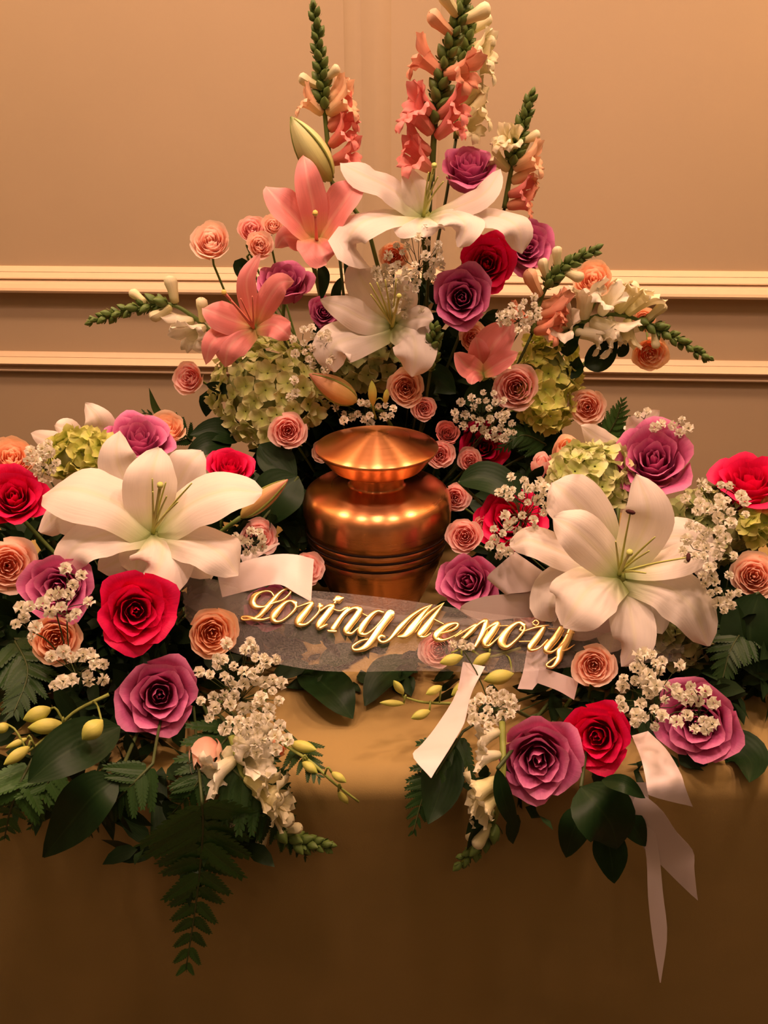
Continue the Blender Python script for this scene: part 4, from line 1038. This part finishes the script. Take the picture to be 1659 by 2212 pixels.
# ---- broad leaves
sprig([([(655, 1440, None), (690, 1468, .660), (730, 1505, .630), (762, 1553, None)], 92, dict(ny=.9)), ([(690, 1440, None), (740, 1415, None), (800, 1400, None)], 60, dict(ny=.9))], 'pair of dark leaves lying on the bare cloth under the tulle', .6, stem=[(620, 1450, None), (655, 1440, None), (690, 1440, None)], core='L')
sprig([([(895, 1420, None), (860, 1440, .68), (820, 1470, .655), (788, 1525, None)], 78, dict(ny=.9))], 'dark leaf on the cloth pointing at the pair across the gap', .6, core='R')
sprig([([(255, 1680, .52), (200, 1720, .50), (150, 1780, .49), (94, 1852, .48)], 112, dict(ny=.2)), ([(260, 1570, .55), (190, 1600, .53), (120, 1640, .52), (60, 1690, .51)], 110, dict(ny=.3))], 'broad pointed leaf hanging over the cloth beside the fern', .52, core='L')
sprig([([(1255, 1700, .53), (1290, 1740, .50), (1320, 1780, .49), (1334, 1832, .485)], 130, dict(ny=.2)), ([(1265, 1745, .52), (1240, 1790, .50), (1222, 1852, .49)], 66, dict(ny=.1)), ([(1300, 1780, .51), (1318, 1840, .49), (1326, 1908, .48)], 74, dict(ny=.1)), ([(1330, 1740, .52), (1365, 1780, .5), (1394, 1828, .49)], 56, dict(ny=.1)), ([(1300, 1685, .52), (1350, 1695, .505), (1394, 1724, .50)], 38, dict(ny=.3))], 'cluster of five dark leaves hanging below the lower hot pink rose', .52, core='R')
sprig([([(1545, 1600, None), (1590, 1615, None), (1622, 1645, None), (1618, 1690, None)], 90, dict(ny=.5))], 'dark leaf lying on the cloth behind the mauve rose', .56, core='R')
sprig([([(990, 1040, .80), (1040, 1030, .79), (1090, 1050, .78), (1130, 1090, .77)], 78, dict(ny=.6))], 'glossy broad leaf beside the urn shoulder', .8, core='R')
sprig([([(645, 1030, .82), (600, 1070, .80), (565, 1140, .79)], 110, dict(ny=.4)), ([(600, 1040, .83), (640, 1110, .81), (655, 1190, .80)], 90, dict(ny=.4)), ([(560, 960, .86), (600, 1000, .85), (640, 1040, .84)], 80, dict(ny=.5))], 'dark leaves filling the shade on the Loving side of the urn', .8, core='L')
sprig([([(1262, 790, .95), (1300, 770, .945), (1334, 732, .94)], 62, dict(ny=.3)), ([(1225, 770, .95), (1230, 730, .945), (1262, 700, .94)], 48, dict(ny=.3)), ([(1200, 790, .95), (1240, 800, .945), (1250, 770, .94)], 40, dict(ny=.3)), ([(1335, 770, .955), (1348, 755, .95), (1356, 738, .945)], 24, dict(ny=.2))], 'dark round leaves on a twig below the cream snapdragon', .95, core='B')
sprig([([(1075, 1660, .535), (1090, 1730, .52), (1118, 1800, .51)], 40, dict(ny=.1)), ([(960, 1590, .58), (955, 1690, .56), (925, 1780, .515)], 90, dict(ny=.2))], 'dark leaves behind the cream snapdragon under Memory', .53, core='R')
sprig([([(352, 905, .90), (335, 880, .90), (322, 838, .90)], 16, dict(ny=.1, mat='leafmid', prof='blade'))], 'thin upright leaf tip against the wall at the Loving end', .9, core='L')
sprig([([(1640, 1280, .66), (1620, 1370, .64), (1650, 1470, .62)], 120, dict(ny=.3)), ([(1590, 1300, .66), (1560, 1380, .65), (1600, 1450, .63)], 100, dict(ny=.3)), ([(1655, 1360, .66), (1690, 1420, .64), (1660, 1500, .62)], 110, dict(ny=.3, mat='leafmid'))], 'dark leaves at the picture edge under the peach rose', .64, core='R')
sprig([([(535, 590, .975), (520, 575, .97), (514, 600, .965)], 34, dict(ny=.1)), ([(745, 560, .97), (752, 600, .965), (757, 625, .96)], 14, dict(ny=.1)), ([(735, 600, .97), (725, 640, .965), (728, 690, .96)], 22, dict(ny=.1)), ([(690, 570, .95), (700, 600, .945), (694, 650, .94)], 26, dict(ny=.1))], 'narrow dark leaves under the upper salmon lily', .97, core='B')
sprig([([(905, 860, .93), (940, 820, .92), (985, 850, .915)], 70, dict(ny=.2)), ([(1000, 870, .925), (1050, 850, .915), (1090, 880, .91)], 60, dict(ny=.3)), ([(1080, 900, .93), (1120, 930, .92), (1150, 980, .91)], 70, dict(ny=.3)), ([(1190, 900, .95), (1170, 950, .93), (1140, 1010, .91)], 80, dict(ny=.3))], 'dark leaves in shade under the dark salmon lily cup', .92, core='B')
sprig([([(470, 880, .97), (450, 865, .965), (445, 900, .96)], 40, dict(ny=.3)), ([(520, 950, .93), (470, 930, .92), (410, 940, .91)], 60, dict(ny=.5)), ([(500, 960, .92), (450, 960, .90), (400, 985, .89)], 54, dict(ny=.5)), ([(445, 830, .95), (480, 840, .945), (500, 850, .94)], 26, dict(ny=.2))], 'dark leaves low behind the big white lily, under the large hydrangea', .92, core='B')
# ---- ferns
fern([(436, 1730, .50), (438, 1800, .49), (425, 1940, .48), (402, 2092, .47)], 'longest fern frond hanging down the front of the cloth', 14, 180, 'fern2', .80, 1, 'L')
fern([(330, 1650, .53), (280, 1700, .515), (235, 1745, .505), (192, 1808, .495)], 'shorter fern frond above the broad pointed leaf', 10, 85, 'fern', .85, 2, 'L')
fern([(480, 1640, .545), (560, 1720, .53), (610, 1790, .52), (662, 1852, .51)], 'fern frond crossing behind the cream snapdragon', 10, 120, 'fern', .9, 3, 'L')
fern([(70, 1640, .55), (40, 1700, .53), (20, 1760, .515), (10, 1810, .505)], 'pale fern frond at the picture edge over the cloth', 8, 110, 'fern2', .85, 4, 'L')
fern([(120, 1650, .55), (100, 1700, .535), (82, 1750, .52), (66, 1790, .51)], 'small fern frond next to the one at the picture edge', 7, 75, 'fern2', .85, 5, 'L')
fern([(1000, 1580, .58), (950, 1660, .57), (915, 1720, .55), (892, 1800, .515)], 'fern frond beneath the pointed ribbon tail', 10, 90, 'fern', .85, 6, 'R')
fern([(640, 1600, .56), (660, 1640, .545), (690, 1680, .53)], 'fern tip under the trailing orchid buds', 6, 70, 'fern', .8, 7, 'L')
fern([(420, 960, .92), (370, 915, .91), (310, 890, .90)], 'fern tip against the wall behind the apricot rose', 8, 42, 'fern', .8, 8, 'L')
fern([(1300, 960, .91), (1330, 910, .905), (1345, 865, .90)], 'fern tip against the wall beside the peach spray rose', 8, 48, 'fern2', .8, 9, 'R')
fern([(1340, 960, .90), (1375, 920, .895), (1400, 890, .89)], 'smaller fern tip behind the cream lily petals', 7, 36, 'fern', .8, 10, 'R')
fern([(1180, 960, .91), (1130, 940, .90), (1080, 970, .89)], 'fern in shade over the deep hot pink rose', 9, 60, 'fern', .8, 11, 'B')
fern([(520, 1560, .58), (470, 1620, .555), (420, 1700, .535), (370, 1760, .52)], 'dark fern frond under the round peach bud', 11, 120, 'fern', .85, 12, 'L')
fern([(30, 1380, .64), (60, 1450, .60), (30, 1540, .57)], 'dark fern frond at the picture edge above the orchid buds', 10, 110, 'fern', .8, 13, 'L')
fern([(1620, 1340, .66), (1580, 1400, .63), (1560, 1470, .61)], 'dark fern frond near the hydrangea at the Memory end', 9, 80, 'fern', .8, 14, 'R')

# ---- filler foliage: countless small leaves that pack the arrangements
def filler(name, label, blobs, n, size, seed):
    rnd = random.Random(seed); parts = []
    tot = sum(b_[3] * b_[4] * b_[5] for b_ in blobs)
    for cx, cy, cz, rx, ry, rz in blobs:
        m = int(n * rx * ry * rz / tot)
        for i in range(m):
            z = rnd.uniform(-1, 1); a = rnd.uniform(0, 6.283); q = rnd.uniform(.35, 1.0) ** .5; r_ = math.sqrt(1 - z * z)
            d = Vector((r_ * math.cos(a), r_ * math.sin(a), z)); p = Vector((cx + d.x * rx * q, cy + d.y * ry * q, cz + d.z * rz * q))
            t_ = (d + Vector((rnd.uniform(-1, 1), rnd.uniform(-1, 1), rnd.uniform(-1, .6))) * .9).normalized()
            L_ = size * rnd.uniform(.6, 1.3); nn = Vector((rnd.uniform(-1, 1), -1, rnd.uniform(-.5, 1)))
            parts.append(sheet([p, p + t_ * L_ * .5 + Vector((0, 0, .003)), p + t_ * L_], L_ * .45, nn, 'leaf', 3, 5, .1, 0, 0))
    V, Fc, uv = merge(parts)
    for v in V:
        if v.y > .535: v.z = max(v.z, TZ + .004)
        else: v.y = min(v.y, .522)
    o = obj(name, mesh_raw(name, V, Fc, uv), M['filler']); tag(o, label, 'foliage', kind='stuff')
filler('foliage', 'dark filler leaves packed under the flowers at the Loving end', [(-.23, .74, .80, .11, .09, .05), (-.25, .645, .775, .10, .05, .022), (-.15, .83, .82, .07, .06, .07), (-.34, .72, .79, .06, .09, .045), (-.16, .505, .715, .05, .012, .025), (-.25, .535, .755, .08, .02, .025), (-.27, .59, .765, .08, .04, .015), (-.03, .695, .764, .085, .035, .012), (-.10, .80, .78, .03, .05, .03), (-.40, .80, .80, .06, .10, .05)], 2000, .034, 1)
filler('foliage', 'dark filler leaves packed under the flowers at the Memory end', [(.25, .74, .80, .11, .09, .05), (.25, .645, .775, .10, .05, .022), (.18, .84, .82, .07, .06, .08), (.37, .72, .79, .07, .10, .05), (.095, .525, .75, .03, .015, .02), (.22, .575, .762, .08, .03, .010), (.115, .78, .78, .03, .06, .03), (.10, .66, .765, .04, .04, .012)], 1800, .032, 2)
filler('foliage', 'dark filler leaves packed into the tall arrangement behind the urn', [(.01, 1.0, .86, .16, .05, .09), (.0, 1.0, .96, .11, .03, .07), (.06, 1.0, 1.02, .06, .02, .045)], 1700, .04, 3)

# ---- ribbons
BE = math.radians(54); BN = Vector((0, -math.cos(BE), math.sin(BE))); B0 = at(830, 1380, .64)
def YB(px, py):
    d = ray(px, py); return (d * ((B0 - CP).dot(BN) / d.dot(BN))).y
ribbon([[(1000, 1430, .615, 1048, 1440, .61), (985, 1500, .60, 1018, 1500, .59), (942, 1570, .575, 1004, 1560, .568), (910, 1610, .56, 982, 1600, .555), (892, 1634, .55, 965, 1628, .545), (930, 1680, .535, 931, 1681, .535)]], 'satin ribbon tail with a pointed end lying over the table edge')
ribbon([[(470, 1245, .70, 480, 1290, .68), (520, 1215, .70, 540, 1275, .675), (590, 1198, .705, 600, 1262, .675), (640, 1198, .71, 640, 1282, .672), (678, 1208, .715, 672, 1300, .67)],
        [(500, 1205, .735, 505, 1225, .73), (545, 1190, .74, 548, 1208, .73), (603, 1172, .745, 604, 1175, .74)]], 'satin loops between the big white lily and the urn')
ribbon([[(1112, 1192, .70, 1180, 1240, .695), (1085, 1215, .685, 1150, 1275, .68), (1052, 1248, .68, 1096, 1284, .675), (1080, 1262, .69, 1120, 1300, .69)],
        [(1180, 1240, .70, 1180, 1290, .70), (1135, 1245, .69, 1130, 1285, .69), (1096, 1240, .685, 1092, 1283, .685)]], 'shiny satin loop folded beside the bright mauve rose')
ribbon([[(1185, 1285, .69, 1185, 1330, .69), (1120, 1282, .68, 1120, 1335, .675), (1040, 1290, .675, 1040, 1340, .67), (994, 1314, .672, 996, 1320, .672), (1030, 1345, .68, 1028, 1335, .68)]], 'low satin loop under the r of Memory')
ribbon([[(1365, 1590, .565, 1400, 1580, .565), (1385, 1640, .545, 1440, 1620, .545), (1396, 1690, .53, 1470, 1670, .53), (1400, 1716, .52, 1480, 1700, .522), (1494, 1742, .51, 1496, 1743, .51)]], 'short satin tail with a slanted end below the mauve rose')
ribbon([[(1285, 1690, .535, 1355, 1690, .53), (1350, 1760, .51, 1425, 1745, .505), (1390, 1830, .50, 1460, 1795, .495), (1430, 1870, .49, 1497, 1838, .485), (1465, 1905, .485, 1500, 1880, .48), (1506, 1944, .478, 1507, 1945, .478)]], 'peach-tinted satin tail hanging at a slant over the cloth')
ribbon([[(1345, 1690, .525, 1395, 1690, .525), (1380, 1780, .503, 1412, 1780, .503), (1396, 1850, .492, 1424, 1845, .492), (1400, 1940, .484, 1432, 1930, .484), (1410, 2030, .478, 1441, 2020, .478), (1425, 2122, .472, 1427, 2122, .472)]], 'long narrow satin tail hanging straight down the cloth')
ribbon([[(1140, 1395, .645, 1185, 1395, .645), (1130, 1450, .625, 1178, 1450, .625), (1118, 1488, .615, 1150, 1490, .615)], [(1165, 1440, .62, 1160, 1475, .615), (1210, 1455, .61, 1205, 1492, .605), (1250, 1470, .60, 1240, 1512, .60)]], 'short satin loops beneath the y of Memory')
ribbon([[(1190, 1335, .67, 1200, 1370, .67), (1250, 1345, .65, 1260, 1385, .65), (1330, 1335, .64, 1330, 1360, .64), (1372, 1352, .635, 1370, 1358, .635)]], 'satin loop emerging under the white lily next to Memory')

# ---- tulle banner with gold lettering
tul, nt, b = new_mat('sheer_white_tulle'); L = nt.links.new
b.inputs['Base Color'].default_value = (.78, .70, .66, 1); b.inputs['Roughness'].default_value = .5
tr = nt.nodes.new('ShaderNodeBsdfTransparent'); ms = nt.nodes.new('ShaderNodeMixShader')
uv = nt.nodes.new('ShaderNodeUVMap'); mp = nt.nodes.new('ShaderNodeMapping'); mp.inputs['Scale'].default_value = (90, 420, 1); L(uv.outputs[0], mp.inputs[0])
ck = nt.nodes.new('ShaderNodeTexVoronoi'); ck.inputs['Scale'].default_value = 1; L(mp.outputs[0], ck.inputs[0])
mr = nt.nodes.new('ShaderNodeMapRange'); mr.inputs['From Max'].default_value = .8; mr.inputs['To Min'].default_value = .04; mr.inputs['To Max'].default_value = .17; L(ck.outputs['Distance'], mr.inputs[0])
L(mr.outputs[0], ms.inputs[0]); L(tr.outputs[0], ms.inputs[1]); L(b.outputs[0], ms.inputs[2]); L(ms.outputs[0], nt.nodes['Material Output'].inputs[0])
M['tulle'] = tul
gold, nt, b = new_mat('polished_gold_foil'); b.inputs['Base Color'].default_value = (1.0, .72, .30, 1); b.inputs['Metallic'].default_value = 1; b.inputs['Roughness'].default_value = .30
M['gold'] = gold
bp0 = at(830, 1380, .655); BM = T(bp0)
ban = thing('banner', 'sheer tulle banner with gold script reading Loving Memory across the urn', 'banner', BM)
def tulle(top, bot, name, dy=0.0):
    prs = [(a[0], a[1], YB(*a) + dy, c[0], c[1], YB(*c) + dy) for a, c in zip(top, bot)]
    A = catmull([at(*q[:3]) for q in prs], 40); B_ = catmull([at(*q[3:]) for q in prs], 40)
    rows = [[A[j].lerp(B_[j], i / 8) + Vector((0, .002 * math.sin(i * 1.3 + j * .5), 0)) for i in range(9)] for j in range(40)]
    geo(name, grid(rows), M['tulle'], ban, BM)
tulle([(385, 1235), (480, 1255), (670, 1276), (937, 1305), (1116, 1333), (1300, 1359), (1480, 1395)], [(400, 1330), (470, 1400), (665, 1443), (901, 1452), (1090, 1450), (1280, 1440), (1470, 1425)], 'tulle_strip')
tulle([(400, 1232), (470, 1258), (600, 1282), (800, 1310), (1000, 1335), (1200, 1352), (1400, 1380)], [(395, 1300), (470, 1340), (600, 1345), (800, 1350), (1000, 1365), (1200, 1378), (1420, 1405)], 'tulle_fold', -.002)
def stroke(pts, sx, ox, oy):
    P = [Vector((ox + x / sx, oy + y / sx, w_ / sx)) for x, y, w_ in pts]
    n = max(8, len(P) * 5); C = catmull(P, n); rows = []
    L2 = []
    for j in range(n):
        t_ = C[min(j + 1, n - 1)] - C[max(j - 1, 0)]; t2 = Vector((t_.x, t_.y, 0))
        if t2.length < 1e-6: t2 = Vector((1, 0, 0))
        t2.normalize(); nr = Vector((-t2.y, t2.x, 0)); hw = max(1.0, C[j].z) * .63
        row = []
        for u, lift in ((-1, 0), (-.93, .0010), (-.7, .0017), (0, .0021), (.7, .0017), (.93, .0010), (1, 0)):
            x, y = C[j].x + nr.x * hw * u, C[j].y + nr.y * hw * u
            row.append(at(x, y, YB(x, y) - .003 - lift))
        rows.append(row)
    g = grid(rows)
    # rounded ends
    parts = [g]
    for c in (C[0], C[-1]):
        hw = max(1.0, c.z) * .5; ctr = at(c.x, c.y, YB(c.x, c.y) - .0052); V = [ctr]
        for k in range(13):
            a = k / 12 * 6.2832; x, y = c.x + hw * math.cos(a), c.y + hw * math.sin(a); V.append(at(x, y, YB(x, y) - .0041))
        parts.append((V, [(0, k + 1, k + 2) for k in range(12)], [(0, 0)] * 14))
    return merge(parts)
def letter(strokes, sx, ox, oy, label):
    o = geo('letter', merge([stroke(s, sx, ox, oy) for s in strokes]), M['gold'], ban, BM); o['label'] = label
S1 = (4.74, 510, 1250); S2 = (3.687, 810, 1280)
letter([[(385, 175, 20), (350, 132, 22), (280, 130, 26), (200, 170, 50), (165, 240, 62), (200, 285, 50), (280, 288, 25), (380, 250, 22), (480, 215, 20), (550, 150, 25), (558, 108, 22), (520, 102, 22), (450, 140, 35), (370, 230, 50), (300, 310, 55), (230, 385, 40), (150, 415, 22), (70, 418, 22), (55, 395, 20), (110, 387, 24), (180, 410, 40), (260, 420, 25), (340, 400, 18)]], *S1, 'gold script letter L')
letter([[(600, 250, 50), (560, 228, 28), (500, 250, 38), (420, 330, 62), (375, 395, 65), (400, 438, 38), (470, 430, 22), (550, 370, 24), (608, 300, 30), (605, 255, 42)]], *S1, 'gold script letter o')
letter([[(615, 295, 16), (720, 258, 25), (775, 252, 44), (720, 330, 62), (640, 430, 70), (645, 470, 45), (720, 465, 25), (800, 395, 22), (850, 330, 20), (852, 285, 34)], [(855, 262, 30), (862, 285, 62), (865, 300, 20)]], *S1, 'gold script letter v')
letter([[(860, 330, 18), (940, 280, 25), (985, 285, 55), (920, 380, 62), (850, 470, 62), (855, 505, 38), (930, 470, 18)], [(1010, 250, 26), (1020, 235, 30)], [(1005, 225, 30), (1047, 210, 74), (1090, 200, 30)]], *S1, 'gold script letter i')
letter([[(950, 295, 14), (1060, 330, 18), (1120, 305, 30), (1150, 310, 45), (1080, 390, 46), (995, 515, 55)], [(945, 535, 26), (985, 538, 30), (1020, 540, 26)], [(1030, 460, 16), (1130, 345, 30), (1210, 300, 35), (1262, 320, 60), (1245, 370, 62), (1170, 470, 62), (1125, 540, 60), (1180, 562, 28), (1250, 505, 18)]], *S1, 'gold script letter n')
letter([[(1505, 345, 25), (1450, 332, 30), (1380, 380, 46), (1295, 490, 62), (1270, 555, 55), (1330, 570, 28), (1420, 505, 20), (1510, 405, 25)], [(1580, 360, 85), (1500, 470, 75), (1420, 590, 70), (1340, 690, 62), (1260, 728, 38), (1200, 725, 28), (1198, 690, 26), (1270, 640, 24), (1345, 620, 20)], [(1300, 360, 14), (1350, 385, 14)]], *S1, 'gold script letter g')
letter([[(75, 352, 20), (50, 345, 26), (28, 372, 26), (60, 396, 22), (120, 370, 26), (200, 280, 42), (290, 190, 30), (380, 130, 22), (455, 97, 8)], [(452, 98, 8), (385, 170, 36), (305, 280, 62), (245, 342, 48), (185, 352, 16)], [(285, 320, 12), (400, 190, 18), (470, 130, 16), (552, 80, 5)], [(550, 82, 6), (480, 180, 36), (400, 290, 56), (355, 345, 42), (400, 352, 16), (445, 322, 10)]], *S2, 'gold script letter M')
letter([[(470, 212, 12), (545, 250, 12)], [(520, 325, 12), (610, 300, 18), (660, 265, 22), (640, 245, 24), (570, 270, 42), (500, 330, 56), (492, 368, 42), (550, 377, 20), (640, 340, 12), (690, 300, 8)]], *S2, 'gold script letter e')
letter([[(640, 352, 10), (740, 290, 18), (805, 258, 28), (775, 300, 36), (710, 362, 30)], [(690, 362, 10), (740, 330, 12), (835, 245, 24), (885, 232, 40), (862, 320, 46), (800, 430, 26)], [(790, 430, 12), (880, 300, 14), (975, 245, 42), (940, 310, 52), (880, 400, 52), (905, 425, 24), (960, 380, 14), (1005, 335, 10)]], *S2, 'gold script letter m')
letter([[(1185, 262, 36), (1140, 240, 26), (1060, 300, 46), (1010, 390, 62), (1050, 435, 34), (1130, 372, 20), (1188, 300, 22), (1188, 262, 30)], [(980, 266, 9), (1060, 264, 9)], [(1165, 275, 14), (1155, 300, 18), (1185, 300, 12)]], *S2, 'gold script letter o after m')
letter([[(1255, 240, 12), (1280, 220, 12), (1305, 240, 12), (1285, 262, 12), (1258, 250, 12)], [(1180, 310, 10), (1270, 280, 16), (1330, 268, 18), (1385, 260, 8)], [(1345, 280, 32), (1300, 350, 48), (1240, 430, 48), (1245, 460, 26), (1310, 440, 16), (1375, 375, 12)], [(1150, 390, 10), (1235, 388, 10)]], *S2, 'gold script letter r')
letter([[(1485, 285, 46), (1440, 360, 52), (1368, 450, 52), (1400, 475, 22), (1460, 440, 16), (1530, 370, 14)], [(1565, 295, 46), (1530, 380, 52), (1480, 460, 56), (1465, 530, 42), (1420, 588, 26), (1380, 592, 20), (1370, 568, 16), (1440, 515, 12)], [(1480, 462, 12), (1530, 455, 14), (1590, 415, 6)], [(1380, 286, 7), (1450, 292, 7)], [(1515, 325, 7), (1590, 322, 7)]], *S2, 'gold script letter y')
